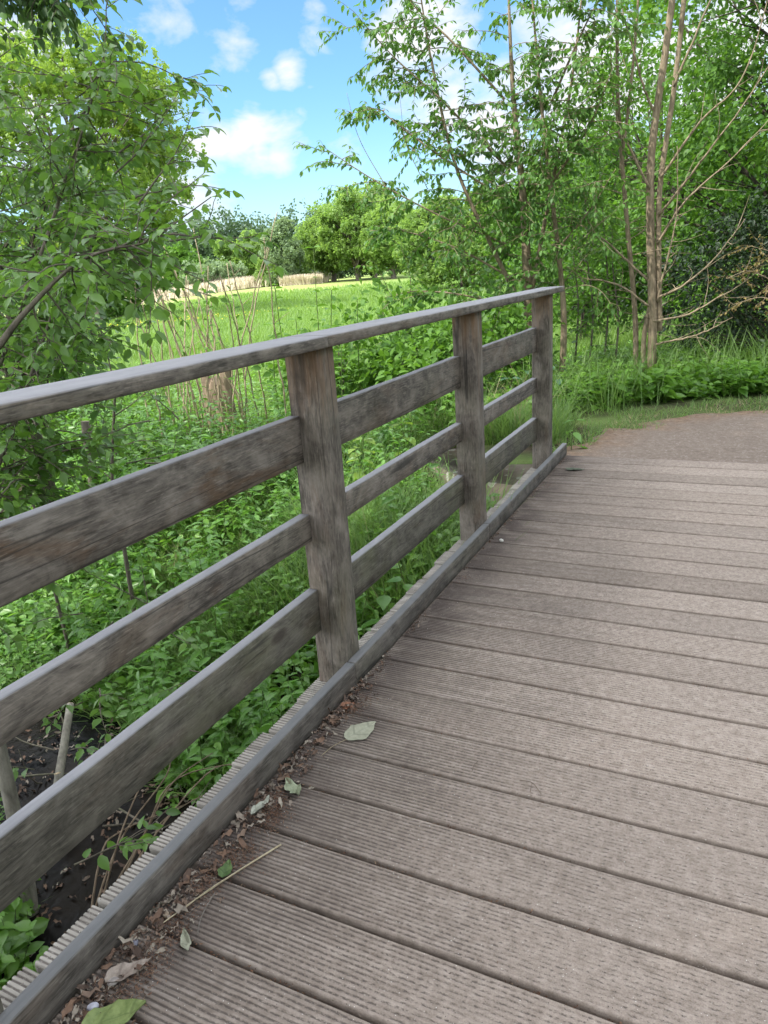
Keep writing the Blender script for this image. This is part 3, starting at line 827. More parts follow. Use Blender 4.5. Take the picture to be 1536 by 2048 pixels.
def pebble(loc, r, c1, c2, label, group, name='pebble', squash=.65):
    bmv = []
    nlat, nlon = 7, 10
    V = []; Q = []
    for a in range(nlat):
        th = math.pi * a / (nlat - 1)
        for b in range(nlon):
            ph = 2 * math.pi * b / nlon
            V.append((math.sin(th) * math.cos(ph), math.sin(th) * math.sin(ph), math.cos(th)))
    V = A(V); V *= (.82 + .36 * vnoise(V * 1.3 + loc[1] * 50, 1.0))[:, None]; V *= A([1.1, .85, squash]) * r
    for a in range(nlat - 1):
        for b in range(nlon):
            Q.append((a * nlon + b, (a + 1) * nlon + b, (a + 1) * nlon + (b + 1) % nlon, a * nlon + (b + 1) % nlon))
    m = MB(); m.add(V + A([0, 0, r * squash * .75]), None, Q)
    o = m.build(name, plain_mat('pebble_stone', c1, c2, 70), smooth=True); o.location = loc
    o.rotation_euler = (0, 0, loc[1] * 9)
    return tag(o, label, 'pebble', group)
GP_ = 'pebbles and grit along the kerb'
pebble((.058, .808, .002), .0125, (.24, .21, .20), (.40, .37, .35), 'pale grey squarish pebble, largest of the kerb grit', GP_)
pebble((.040, .835, .002), .011, (.13, .08, .065), (.22, .15, .12), 'reddish-brown pebble just above the pale grey pebble', GP_)
pebble((.030, .905, .002), .010, (.10, .10, .13), (.22, .22, .27), 'dark bluish stone chip beside the kerb', GP_)
pebble((.044, 1.000, .002), .010, (.16, .12, .09), (.33, .26, .19), 'round tan pebble at the foot of the straw', GP_)
pebble((.062, .745, .002), .012, (.30, .30, .36), (.50, .50, .58), 'whitish-blue stone chip nearest the camera', GP_)
for i, (x, y) in enumerate([(.006, 1.69), (.012, 1.655), (.022, 1.625), (.010, 1.745), (.030, 1.66)]):
    pebble((x + .004, y, .002), .0065 + .0015 * (i % 2), (.16, .13, .11), (.30, .26, .22), 'tiny rounded grey-brown pebble in the little row against the kerb', 'tiny pebbles against the kerb')
s = pebble((.072, 3.750, .002), .014, (.42, .40, .37), (.62, .60, .56), 'white stone chip beside the second kerb joint', GP_)

# ------------------------------------------------------------------ concrete wing wall
def concrete_mat():
    m, nt = new_mat('lichened_concrete'); k = NT(nt)
    geo = k.n('ShaderNodeNewGeometry'); P = geo.outputs['Position']
    n = k.noise(P, 14, 6, .7); n2 = k.noise(P, 3, 4)
    col = k.ramp(k.math('MULTIPLY_ADD', n, .5, k.math('MULTIPLY', n2, .5)), [(.3, (.13, .10, .08)), (.5, (.23, .185, .15)), (.7, (.33, .28, .235))])
    v = k.n('ShaderNodeTexVoronoi'); v.inputs['Scale'].default_value = 11
    dist = k.n('ShaderNodeVectorMath', operation='ADD'); k.l(P, dist.inputs[0])
    nv = k.n('ShaderNodeTexNoise'); nv.inputs['Scale'].default_value = 25; k.l(P, nv.inputs['Vector'])
    sc = k.n('ShaderNodeVectorMath', operation='SCALE'); sc.inputs['Scale'].default_value = .05; k.l(nv.outputs['Color'], sc.inputs[0]); k.l(sc.outputs[0], dist.inputs[1])
    k.l(dist.outputs[0], v.inputs['Vector'])
    sr = k.n('ShaderNodeSeparateColor'); k.l(v.outputs['Color'], sr.inputs[0])
    lim = k.math('MULTIPLY_ADD', sr.outputs[0], .42, .05)
    lm = k.math('MULTIPLY', k.math('GREATER_THAN', lim, v.outputs['Distance']), k.math('GREATER_THAN', sr.outputs[1], .35))
    col = k.mix(k.math('MULTIPLY', lm, .85), col, (.50, .48, .43))
    k.out(col, .9, n, .4, .01, .2)
    return m
outline = [(-.178, 5.0), (-.178, 6.05), (-1.10, 6.28), (-1.42, 5.92), (-.62, 5.06)]
mb = MB(); nO = len(outline)
top = [(x, y, -.065 - .04 * (abs(x) > .9)) for x, y in outline]; bot = [(x * 1.02, y - .02, -1.2) for x, y in outline]
mid_ = [(x, y, z - .02) for x, y, z in top]
ins = A(top); cen = ins.mean(0); ins = cen + (ins - cen) * .965; ins[:, 2] += .012
V = np.vstack([ins, mid_, bot])
Q = [(i, (i + 1) % nO, nO + (i + 1) % nO, nO + i) for i in range(nO)] + [(nO + i, nO + (i + 1) % nO, 2 * nO + (i + 1) % nO, 2 * nO + i) for i in range(nO)]
T = [(0, 1, 2), (0, 2, 3), (0, 3, 4)]
mb.add(V, T, Q)
tag(mb.build('concrete_wing_wall', concrete_mat()), 'brown-grey concrete wing wall with white lichen spots behind the last railing bay', 'wall')

# ------------------------------------------------------------------ vegetation materials
L_BANK = leaf_mat('undergrowth_leaf', (.030, .092, .012), (.175, .345, .045), .36, under=.12, patch=2.2, spec=.5, rough=.42)
L_NETT = leaf_mat('nettle_leaf', (.040, .120, .018), (.130, .285, .040), .34, under=.15, spec=.5, rough=.42)
L_GRASS = leaf_mat('grass_blade', (.075, .16, .035), (.20, .31, .095), .35, under=.0, patch=.8)
L_MEAD = leaf_mat('meadow_blade', (.080, .165, .026), (.175, .280, .062), .40, under=.0, patch=.25)
L_ALD = leaf_mat('alder_leaf', (.042, .110, .018), (.150, .285, .045), .38, under=.55, patch=1.6, spec=.5, rough=.42)
L_DARK = leaf_mat('shaded_tree_leaf', (.028, .070, .022), (.080, .155, .042), .30, under=.3)
L_CHER = leaf_mat('cherry_leaf', (.026, .080, .018), (.120, .245, .042), .34, under=.25, spec=.3, rough=.48, patch=1.2)
L_BRIGHT = leaf_mat('bright_crown_leaf', (.10, .175, .024), (.215, .315, .050), .48, under=.1, patch=.4)
L_WOOD = leaf_mat('wood_edge_leaf', (.024, .078, .010), (.125, .255, .032), .34, under=.1, patch=.9, spec=.25)
L_CLUMP = leaf_mat('meadow_tree_leaf', (.11, .20, .045), (.22, .33, .085), .50, under=.1, patch=.2)
L_FAR = leaf_mat('far_wood_leaf', (.035, .075, .038), (.075, .13, .055), .3, under=.1, patch=.07)
L_WILL = leaf_mat('willow_leaf', (.13, .20, .10), (.22, .30, .16), .35, under=.1, patch=.3)
L_DEEPSHADE = leaf_mat('evergreen_needle', (.010, .024, .010), (.030, .058, .022), .1, under=.1)  # leaf colour darkened to stand in for deep shade under the trees
L_BLUE = leaf_mat('bluegreen_leaf', (.03, .075, .04), (.065, .14, .08), .25, under=.3)
L_DRY = leaf_mat('browned_leaf', (.12, .085, .03), (.26, .20, .07), .3, under=.1)
B_TAN = bark_mat('tan_bark', (.10, .076, .050), (.34, .275, .19), 42, .28)
B_GREY = bark_mat('grey_bark', (.06, .052, .042), (.18, .155, .125), 22, .3, .25)
B_DARK = bark_mat('dark_bark', (.03, .026, .02), (.085, .072, .058), 20, .3, .3)
B_DRY = bark_mat('dry_stem', (.20, .155, .095), (.42, .35, .24), 30, .2)
B_GREEN = bark_mat('green_stem', (.06, .10, .03), (.13, .18, .06), 30, .2)

def limb_points(a, b, sag=.12, n=10, rng=RNG):
    a = A(a, float); b = A(b, float); L = np.linalg.norm(b - a)
    m = (a + b) / 2 + rng.normal(size=3) * L * .07 + A([0, 0, L * sag])
    t = np.linspace(0, 1, n)[:, None]
    return a * (1 - t) ** 2 + 2 * m * t * (1 - t) + b * t * t

def crown_tree(name, base, H, label, cat, leafm, barkm, crown, n_cl, n_leaf, leaf, r_cl, shape, trunk_r, lean=(0, 0), group=None, seed=1, first=.35, flat=.7, shell=.45, gaps=.0, trunk_pts=None, wfac=.8, droop=0.0):
    """crown = (cx,cy,cz, rx,ry,rz) relative to base."""
    rng = np.random.default_rng(seed)
    t = thing(name, base, label, cat, group)
    c = A(crown[:3], float); R = A(crown[3:], float)
    C = []
    tries = 0
    while len(C) < n_cl and tries < 60:
        tries += 1
        u = unit(rng.normal(size=(n_cl * 2, 3))); r = rng.random(n_cl * 2)[:, None] ** .45 * (1 - shell) + shell
        p = u * np.minimum(r, 1)
        k = vnoise(p * 2.3 + seed * 3.1, 1.0) > gaps
        k &= (p[:, 2] > -.92)
        C += list(p[k] * R + c)
    C = A(C[:n_cl])
    wood = MB()
    top = A([c[0] + lean[0], c[1] + lean[1], c[2] + R[2] * .75])
    tp = curve(trunk_pts if trunk_pts is not None else [(0, 0, -.3), (lean[0] * .15 + rng.normal() * .02 * H, lean[1] * .15 + rng.normal() * .02 * H, H * .3), (c[0] * .6, c[1] * .6, c[2] * .8), tuple(top)], 20)
    tz = np.linspace(0, 1, 20)
    tr = trunk_r * (1 - .88 * tz) * (1 + .5 * np.exp(-tz * 22))
    tube(wood, tp, tr, 9)
    sel = rng.permutation(len(C))[:min(len(C), 46)]
    for i in sel:
        f = np.clip((C[i, 2] - R[2] * .4) / max(top[2], 1e-3), first * .6, .92) * rng.uniform(.75, 1)
        k = int(np.clip(f * 19, 3, 18))
        P = limb_points(tp[k], C[i], .06, 9, rng)
        tube(wood, P, np.linspace(tr[k] * .42, trunk_r * .03, 9), 5, cap=False)
        for _ in range(2):
            s = P[rng.integers(4, 8)]; e = C[i] + rng.normal(size=3) * r_cl * .9
            tube(wood, limb_points(s, e, .03, 5, rng), np.linspace(trunk_r * .08, trunk_r * .015, 5), 4, cap=False)
    wood.build('trunk', barkm, t)
    k = rng.integers(0, len(C), n_leaf)
    off = rng.normal(size=(n_leaf, 3)) * A([1, 1, flat]) * r_cl * .55 * rng.uniform(.55, 1.35, len(C))[k][:, None]
    P = C[k] + off
    d = unit(off + rng.normal(size=(n_leaf, 3)) * r_cl * .5) - A([0, 0, droop])
    N = rng.normal(size=(n_leaf, 3)) * .55 + A([0, 0, .8]) + unit(off) * .4
    S = leaf * rng.uniform(.65, 1.3, n_leaf)
    m = MB()
    rr = np.clip(rng.random(n_leaf) * .7 + (rng.random(len(C))[k] - .35) * .6, 0, 1)
    leaves(m, P, d, N, S, S * wfac, shape, rr)
    m.build('crown', leafm, t)
    return t

# ------------------------------------------------------------------ leafy shoots for near shrubs
def shoot(wood, lv, P0, D0, length, r0, leafL, rng, shape, spacing=.035, depth=1, grav=-.12, twig=.35, rmin=.0012, leafy_from=.15, wf=.8, hang=0.0, side_n=None):
    n = max(6, int(length / .05)); p = A(P0, float); d = unit(A(D0, float)); pts = [p.copy()]
    st = length / n
    for _ in range(n):
        d = unit(d + rng.normal(size=3) * .10 + A([0, 0, grav * .12])); p = p + d * st; pts.append(p.copy())
    pts = A(pts)
    tube(wood, pts, np.linspace(r0, rmin, len(pts)), 5, cap=False)
    put_leaves(lv, pts, leafL, rng, shape, spacing, leafy_from, wf, hang)
    if depth > 0:
        m = side_n if side_n is not None else max(2, int(length / .13))
        for j in range(m):
            f = rng.uniform(.15, .92); i = int(f * (len(pts) - 2))
            t = unit(pts[i + 1] - pts[i]); s = unit(np.cross(t, rng.normal(size=3)))
            s = unit(s * A([1, 1, .6]) + A([0, 0, .1]))
            shoot(wood, lv, pts[i], unit(t * .75 + s), length * twig * rng.uniform(.6, 1.2) * (1.1 - .5 * f), r0 * .45, leafL * rng.uniform(.85, 1.05), rng, shape, spacing, depth - 1, grav, twig, rmin, .05, wf, hang)
def put_leaves(lv, pts, leafL, rng, shape, spacing, leafy_from, wf, hang):
    seg = np.linalg.norm(np.diff(pts, axis=0), axis=1); cum = np.r_[0, np.cumsum(seg)]
    L = cum[-1]; s = np.arange(L * leafy_from, L + .001, spacing)
    if len(s) == 0: return
    s = s + rng.uniform(-.3, .3, len(s)) * spacing
    P = np.stack([np.interp(s, cum, pts[:, i]) for i in range(3)], -1)
    T = unit(np.stack([np.interp(s, cum, np.gradient(pts[:, i], cum)) for i in range(3)], -1))
    side = unit(np.cross(T, A([0, 0, 1.0]))) * np.where(np.arange(len(s)) % 2, 1, -1)[:, None]
    D = unit(T * .55 + side * .9 + rng.normal(size=P.shape) * .35 + A([0, 0, -.15 - hang]))
    N = A([0, 0, 1.0]) + rng.normal(size=P.shape) * .45 + side * hang * .8
    LL = leafL * rng.uniform(.6, 1.15, len(s))
    leaves(lv, P + D * .008, D, N, LL, LL * wf, shape, rng.random(len(s)))
    # end leaf
    leaves(lv, pts[-1:], T[-1:] - A([[0, 0, .2 + hang]]), A([[0, 0, 1.0]]), A([leafL * .8]), A([leafL * .8 * wf]), shape, rng.random(1))

# ------------------------------------------------------------------ ground cover (nobody could count it)
def cover_points(n, x0, x1, y0, y1, rng):
    P = np.c_[rng.uniform(x0, x1, n), rng.uniform(y0, y1, n)]
    return P
def free_bank(P):
    """Bank and verge ground where plants may stand."""
    x, y = P[:, 0], P[:, 1]; d = stream_d(x, y)
    ok = (d > .42 + .25 * (vnoise(P, 2.2) - .5)) | (d < -.40)
    ok &= ~((x > -.20) & (x < 4.4) & (y < 5.9))                       # under the deck
    ok &= ~((x > -1.45) & (x < -.15) & (y > 4.75) & (y < 6.2) & (y - 4.8 > -.95 * (x + .55)))   # wing wall
    return ok

def weeds(n, region, rng, hmin, hmax, leafL, shape, lv, stems=None, mask=None, per=(5, 9), wf=.8, lod=1.0):
    P = cover_points(n, *region, rng)
    k = free_bank(P)
    if mask is not None: k &= mask(P)
    P = P[k]
    Z = ground_h(P[:, 0], P[:, 1]); P3 = np.c_[P, Z]
    v = in_view(P3 + A([0, 0, .25]), .02); P3 = P3[v]; m = len(P3)
    H = rng.uniform(hmin, hmax, m) * (.55 + .9 * vnoise(P3[:, :2], 1.1))
    lean = rng.normal(size=(m, 2)) * .16
    LP, LD, LN, LL = [], [], [], []
    cnt = rng.integers(per[0], per[1] + 1, m)
    for j in range(per[1]):
        s = cnt > j
        f = 1 - (j + rng.random(m)[s] * .7) / per[1] * .95
        q = P3[s].copy(); hh = H[s] * f
        q[:, :2] += lean[s] * hh[:, None]; q[:, 2] += hh
        a = rng.uniform(0, 2 * np.pi, s.sum())
        D = np.c_[np.cos(a), np.sin(a), rng.uniform(-.45, .35, s.sum())]
        LP.append(q); LD.append(D); LN.append(A([0, 0, 1.0]) + rng.normal(size=q.shape) * .35)
        LL.append(leafL * rng.uniform(.6, 1.25, s.sum()) * (.65 + .7 * (1 - f) + .25) * (.5 + 1.05 * vnoise(q[:, :2], 2.6)))
    LP = np.concatenate(LP); LL = np.concatenate(LL); LD = np.concatenate(LD)
    patchy = vnoise(LP[:, :2], .9) * .5
    leaves(lv, LP, LD, np.concatenate(LN), LL, LL * wf, shape, np.clip(rng.random(len(LP)) * .6 + patchy, 0, 1))
    if stems is not None:
        for i in range(m):
            if H[i] > .22 and rng.random() < .6:
                e = P3[i] + A([lean[i, 0] * H[i], lean[i, 1] * H[i], H[i]])
                tube(stems, [P3[i], (P3[i] + e) / 2 + rng.normal(size=3) * .01, e], [.003, .0025, .0012], 4, cap=False)
    return m

def blades(mb, P3, L, W, rng, lean=.35, rnd=None):
    n = len(P3); a = rng.uniform(0, 2 * np.pi, n)
    D = np.c_[np.cos(a) * lean * rng.random(n), np.sin(a) * lean * rng.random(n), np.ones(n)]
    b = a + rng.normal(size=n) * .4
    N = np.c_[-np.cos(b), -np.sin(b), np.full(n, .2)] * -1
    leaves(mb, P3, D, N, L, W, BLADE, rnd if rnd is not None else rng.random(n))

rng = np.random.default_rng(21)
lv = MB(); st = MB(); lv2 = MB(); st2 = MB()
offpath = lambda P: path_inside(P) > .55
nearbank = lambda P: (P[:, 0] < -.25) & ~((P[:, 0] > -1.0) & (P[:, 1] > 6.0))
# bank seen through the railing: full leaf shapes close by
weeds(6200, (-6.5, -.22, 2.2, 7.5), rng, .10, .44, .072, OVATE, lv, st, lambda P: nearbank(P) & (P[:, 1] < 6.6))
weeds(2600, (-4.5, -.22, 2.3, 5.2), rng, .04, .18, .058, OVATE, lv, None, nearbank)
weeds(2000, (-3.2, -.3, .5, 2.1), rng, .10, .42, .070, OVATE, lv, st, lambda P: stream_d(P[:, 0], P[:, 1]) < -.36)
weeds(3600, (-14, -1.0, 6.2, 14), rng, .15, .60, .085, DIAMOND, lv, None, lambda P: nearbank(P) & (P[:, 1] < 10.5 + .5 * P[:, 0] * 0) & (stream_d(P[:, 0], P[:, 1]) < 7.0 + 2 * vnoise(P, .5)))
# weeds along the far side of the path
weeds(9500, (-3.2, 6.5, 6.4, 11.8), rng, .07, .33, .095, OVATE, lv, st, lambda P: (path_inside(P) > .50 + .35 * vnoise(P, 1.5)) & (P[:, 0] > -2.6) & ~((P[:, 0] < -.9) & (P[:, 1] < 6.8)))
tag(lv.build('undergrowth', L_BANK), kind='stuff')
tag(st.build('undergrowth_stems', B_GREEN), kind='stuff')

weeds(1500, (-6.0, -.8, 2.4, 6.5), rng, .40, .85, .085, LANCE, lv2, st2, lambda P: nearbank(P) & (stream_d(P[:, 0], P[:, 1]) > .5) & (vnoise(P, 1.4) > .42), (10, 15), .9)
weeds(900, (-4.5, -.9, 2.0, 4.2), rng, .18, .42, .075, OVATE, lv2, st2, lambda P: nearbank(P) & (stream_d(P[:, 0], P[:, 1]) > .34) & (stream_d(P[:, 0], P[:, 1]) < 1.1), (6, 10))
tag(lv2.build('tall_undergrowth', L_NETT), kind='stuff'); tag(st2.build('tall_undergrowth_stems', B_GREEN), kind='stuff')
# grasses on the bank, the verge and the meadow
gb = MB()
def grass_patch(n, region, mask, L, W, lean=.5):
    P = cover_points(n, *region, rng); k = free_bank(P) & mask(P); P = P[k]
    P3 = np.c_[P, ground_h(P[:, 0], P[:, 1]) - .01]; v = in_view(P3 + A([0, 0, .15]), .02); P3 = P3[v]
    m = len(P3); blades(gb, P3, L * rng.uniform(.5, 1.3, m), W * rng.uniform(.7, 1.3, m), rng, lean)
tuft = lambda P, s, t: vnoise(P, s) > t
grass_patch(34000, (-3.2, -.2, 2.6, 6.9), lambda P: tuft(P, 1.6, .47), .42, .0075, .8)
grass_patch(9000, (-2.2, -.2, 3.2, 6.0), lambda P: tuft(P, 2.6, .55), .60, .0085, .7)
grass_patch(1800, (-1.6, -.2, 5.9, 7.4), lambda P: path_inside(P) > .02, .17, .006, 1.0)
grass_patch(9000, (-5.5, -2.2, 2.6, 5.4), lambda P: seg_dist(P, (-4.6, 4.1), (-3.0, 3.6)) < .75, .50, .005, 1.3)
grass_patch(26000, (-1.2, 8, 5.8, 9.6), lambda P: (path_inside(P) > -.34 + .55 * vnoise(P, 2.7)) & (path_inside(P) < .80) & tuft(P, 3.0, .40), .11, .005, 1.0)
grass_patch(9000, (-1.6, 8, 6.2, 11), lambda P: (path_inside(P) > .55) & tuft(P, 1.3, .45), .62, .0085, .5)
grass_patch(1500, (-1.0, .2, 5.75, 6.8), lambda P: path_inside(P) > -.06, .12, .006, 1.0)
grass_patch(5000, (-3.0, -.5, .5, 1.8), lambda P: tuft(P, 2.2, .5), .30, .005, .9)
tag(gb.build('bank_grass', L_GRASS), kind='stuff')
gb = MB()
grass_patch(15000, (-1.2, 8, 5.78, 9.6), lambda P: (path_inside(P) > -.30 + .3 * vnoise(P, 3.5)) & (path_inside(P) < .62) & tuft(P, 2.4, .44), .075, .0045, 1.6)
grass_patch(2500, (-1.6, -.2, 4.6, 6.4), lambda P: tuft(P, 2.4, .5), .22, .005, 1.2)
grass_patch(1600, (-3.0, -.4, 3.5, 7.5), lambda P: tuft(P, 1.1, .55), .55, .005, .7)
tag(gb.build('dry_grass', leaf_mat('dry_grass', (.22, .17, .09), (.46, .37, .22), .2, under=0, tcol=(.5, .4, .25))), kind='stuff')

mg = MB()
n = 230000
az = rng.uniform(math.radians(-58), math.radians(8), n); r = np.exp(rng.uniform(math.log(6.5), math.log(75), n))
P = np.c_[EYE[0] + np.sin(az) * r, np.cos(az) * r]
k = (stream_d(P[:, 0], P[:, 1]) > 3.6) & ~((P[:, 0] > -1.8) & (P[:, 1] < 12)) & (RNG.random(n) > track_f(P) * .93)
P = P[k]; r = r[k]; m = len(P)
P3 = np.c_[P, ground_h(P[:, 0], P[:, 1]) - .02]
L = rng.uniform(.22, .48, m) * (.6 + .8 * vnoise(P, .25)) * (1 - .75 * track_f(P))
blades(mg, P3, L, .0011 * np.maximum(r, 5) * rng.uniform(.7, 1.4, m), rng, .45, np.clip(rng.random(m) * .6 + vnoise(P, .12) * .5 + .25 * dry_f(P), 0, 1))
tag(mg.build('meadow_grass', L_MEAD), kind='stuff')

# buttercups in a drift
mfl = MB()
n = 420
u = rng.normal(0, 1, n); P = np.c_[-24.6 + u * 2.2, 27.6 + u * 1.8 + rng.normal(0, 1.6, n)]
P3 = np.c_[P, ground_h(P[:, 0], P[:, 1]) + rng.uniform(.30, .50, n)]
leaves(mfl, P3, rng.normal(size=(n, 3)) * A([1, 1, .2]), A([0, 0, 1.0]) + rng.normal(size=(n, 3)) * .3, .075, .075, DIAMOND)
BUT = plain_mat('buttercup_yellow', (.55, .42, .015), (.70, .56, .03), 5, .5)
tag(mfl.build('buttercups', BUT), kind='stuff')

# bare twigs, mud and drift wood at the water's edge
mbw = MB()
for i in range(34):
    a = A([rng.uniform(-2.9, -1.05), 0, 0]); a[1] = 2.0 - .5 * (a[0] + 1.3) + rng.uniform(-.25, .85); a[2] = max(gz(a[0], a[1]), WATER_Z) + rng.uniform(.01, .14)
    d = unit(A([rng.normal(), rng.normal(), rng.normal() * .25])) * rng.uniform(.2, .6)
    tube(mbw, curve([a - d / 2, a + rng.normal(size=3) * .03, a + d / 2], 6), [.006, .006, .005, .004, .003, .002], 5)
tag(mbw.build('brushwood_debris', B_GREY), kind='stuff')
lb_ = MB(); n = 800
P = np.c_[rng.uniform(-3, -.9, n), rng.uniform(1.4, 3.4, n)]; d = stream_d(P[:, 0], P[:, 1]); P = P[(d > -.5) & (d < .9)]
P3 = np.c_[P, np.maximum(ground_h(P[:, 0], P[:, 1]), WATER_Z) + .010]; n = len(P3)
leaves(lb_, P3, rng.normal(size=(n, 3)) * A([1, 1, .2]), A([0, 0, 1.0]) + rng.normal(size=(n, 3)) * .5, .05, .03, curl)
tag(lb_.build('bank_leaf_litter', LIT), kind='stuff')

# ------------------------------------------------------------------ near plants as things
def rosette_plant(name, x, y, H, pairs, leafL, label, cat, group, mat, shape, rng, wf=.8, dz=0, petiole=.03):
    z = gz(x, y) + dz
    t = thing(name, (x, y, z), label, cat, group)
    lean = rng.normal(size=2) * .12
    P = curve([(0, 0, -.03), (lean[0] * .3 * H, lean[1] * .3 * H, H * .5), (lean[0] * H, lean[1] * H, H)], 12)
    s = MB(); tube(s, P, np.linspace(.005, .002, 12), 6); l = MB()
    a0 = rng.uniform(0, 3.14)
    for j in range(pairs):
        f = .25 + .75 * j / max(pairs - 1, 1); i = f * 11; q = P[int(i)] if i >= 11 else P[int(i)] * (1 - i % 1) + P[min(int(i) + 1, 11)] * (i % 1)
        for sgn in (0, math.pi):
            a = a0 + (j % 2) * math.pi / 2 + sgn + rng.normal() * .15
            sz = leafL * (1.15 - .75 * max(0, f - .5) * 1.2) * rng.uniform(.85, 1.1)
            D = A([math.cos(a), math.sin(a), .25 - .35 * (1 - f)])
            e = q + unit(D) * petiole * (1.3 - f)
            tube(s, [q, e], .0016, 4, cap=False)
            leaves(l, e[None], unit(D - A([0, 0, .35]))[None], A([[0, 0, 1.0]]) + rng.normal(size=(1, 3)) * .15, A([sz]), A([sz * wf]), shape, A([rng.random()]))
    s.build('stem', B_GREEN, t); l.build('leaves', mat, t)
    return t
rng = np.random.default_rng(8)
for x, y, H in [(-.50, 2.62, .62), (-.62, 2.45, .55), (-.42, 2.85, .58), (-.72, 2.78, .60), (-.55, 3.15, .6), (-.36, 2.40, .45)]:
    rosette_plant('nettle_plant', x, y, H, 6, .105, 'upright stinging nettle with toothed leaves close to the plank ends before the first post', 'nettle', 'nettles beside the bridge', L_NETT, NETTLE, rng)
for x, y, H in [(-.45, 3.25, .45), (-.52, 3.45, .40), (-.38, 3.50, .5)]:
    rosette_plant('broadleaf_plant', x, y, H + .25, 4, .15, 'broad-leaved plant with large pointed leaves just beyond the plank ends between the posts', 'plant', 'broad-leaved plants between the posts', L_NETT, OVATE, rng, .95, petiole=.05)
for x, y, H in [(-1.45, 5.1, .55), (-1.65, 5.35, .62), (-1.3, 5.5, .6), (-1.55, 4.8, .5), (-1.85, 5.2, .6), (-1.75, 4.9, .5), (-1.95, 5.6, .65)]:
    rosette_plant('yellowgreen_plant', x, y, H, 5, .145, 'light yellow-green round-leaved plant behind the middle board of the second bay', 'plant', 'yellow-green plants behind the second bay', L_BRIGHT, OVATE, rng, .9)
rosette_plant('dock_plant', -.02, 6.02, .26, 3, .15, 'small broad-leaved dock growing at the end of the kerb beam', 'plant', None, L_NETT, LANCE, rng, .9)
for x, y in [(-1.10, 8.35), (-.95, 8.05), (-.72, 8.25), (-1.25, 8.0), (-.55, 7.9), (-1.0, 7.75)]:
    rosette_plant('bluegreen_plant', x, y, .42, 4, .17, 'dark blue-green broad-leaved plant to the right of the end post', 'plant', 'blue-green plants beyond the end post', L_BLUE, OVATE, rng, .9)

# tall dead stems of last year by the stump, a few with new leaves
rng = np.random.default_rng(31)
tops = [(-2.33, 4.81, 2.0), (-2.16, 4.94, 1.94), (-2.78, 4.45, 1.75), (-2.55, 4.7, 1.55), (-2.62, 4.6, 1.35)]
base_c = A([-4.05, 6.5])
for i in range(30):
    b = base_c + rng.normal(size=2) * A([.30, .24]) + A([.35, .25]) * rng.uniform(-1, 1)
    H = rng.uniform(1.65, 2.3) if i > 1 else 2.55
    z = gz(*b); t = thing('dead_plant', (b[0], b[1], z), 'tall bare straw-brown stem among the dead stalks behind the first railing bay', 'dead stalk', 'dead stalks by the stump')
    ln = rng.normal(size=2) * .15
    P = curve([(0, 0, -.05), (ln[0] * .35 * H, ln[1] * .35 * H, H * .5), (ln[0] * H, ln[1] * H, H)], 16)
    P[1:-1] += rng.normal(size=(14, 3)) * .008
    s = MB(); tube(s, P, np.linspace(.0115, .0045, 16), 5)
    for q in range(4, 15, 2):
        if rng.random() < .5:
            d = unit(A([rng.normal(), rng.normal(), .9])) * rng.uniform(.06, .2)
            tube(s, [P[q], P[q] + d], [.003, .0012], 4, cap=False)
    s.build('stalk', B_DRY, t)
    if i % 3 == 0:
        l = MB(); put_leaves(l, P[6:], .07, rng, OVATE, .07, 0.0, .7, .1); l.build('leaves', L_WOOD, t)
for i, (x, y, H) in enumerate([(-3.05, 6.55, 1.95), (-2.80, 6.75, 2.15), (-2.55, 6.5, 1.75), (-2.75, 6.25, 1.5), (-3.35, 6.7, 1.8), (-2.45, 6.95, 1.6), (-2.3, 6.3, 1.35)]):
    z = gz(x, y); t = thing('tall_plant', (x, y, z), 'tall upright green stem with paired leaves right of the dead stalks', 'plant', 'tall leafy stems right of the dead stalks')
    P = curve([(0, 0, -.05), (rng.normal() * .05, rng.normal() * .05, H * .5), (rng.normal() * .08, rng.normal() * .08, H)], 16)
    s = MB(); tube(s, P, np.linspace(.008, .003, 16), 5); s.build('stem', B_GREEN, t)
    l = MB()
    for q in np.linspace(.25, 1, 13):
        k = q * 15; p = P[int(min(k, 15))]; a = rng.uniform(0, 6.28)
        for d in (0, math.pi):
            sz = (.13 if q < .85 else .09) * rng.uniform(.8, 1.15)
            leaves(l, p[None], A([[math.cos(a + d), math.sin(a + d), .1]]), A([[0, 0, 1.0]]) + rng.normal(size=(1, 3)) * .2, A([sz]), A([sz * .75]), OVATE, A([rng.random() * .6 + .4]))
    l.build('leaves', L_WOOD, t)

# broken stump behind the railing
def stump():
    x, y = -4.25, 6.75; z = gz(x, y)
    t = thing('tree_stump', (x, y, z), 'short broken tree stump with pale torn wood among the dead stalks', 'stump')
    m = MB(); n, k = 22, 28
    an = np.arange(k) / k * 2 * np.pi; V = []
    for i in range(n):
        f = i / (n - 1)
        r = .15 + .22 * math.exp(-f * 4.5)
        rr = r * (1 + .14 * np.sin(an * 3 + 1) + .10 * np.sin(an * 7 + f * 3) + .08 * (RNG.random(k) - .5))
        topz = .92 + .16 * np.sin(an * 2 + .5) + .10 * np.sin(an * 9) + .06 * RNG.random(k)
        V.append(np.c_[rr * np.cos(an) + .02 * f, rr * np.sin(an), -.1 + (topz + .1) * f])
    V = np.concatenate(V); V = np.vstack([V, [(0.02, 0, .62)]])
    i = np.arange(n - 1)[:, None] * k; j = np.arange(k)[None]; jj = (j + 1) % k
    Q = np.stack([i + j, i + jj, i + k + jj, i + k + j], -1).reshape(-1, 4)
    T = [(n * k, (n - 1) * k + a, (n - 1) * k + (a + 1) % k) for a in range(k)]
    m.add(V, T, Q); m.build('trunk', bark_mat('stump_wood', (.14, .10, .07), (.36, .28, .20), 16, .12), t)
stump()

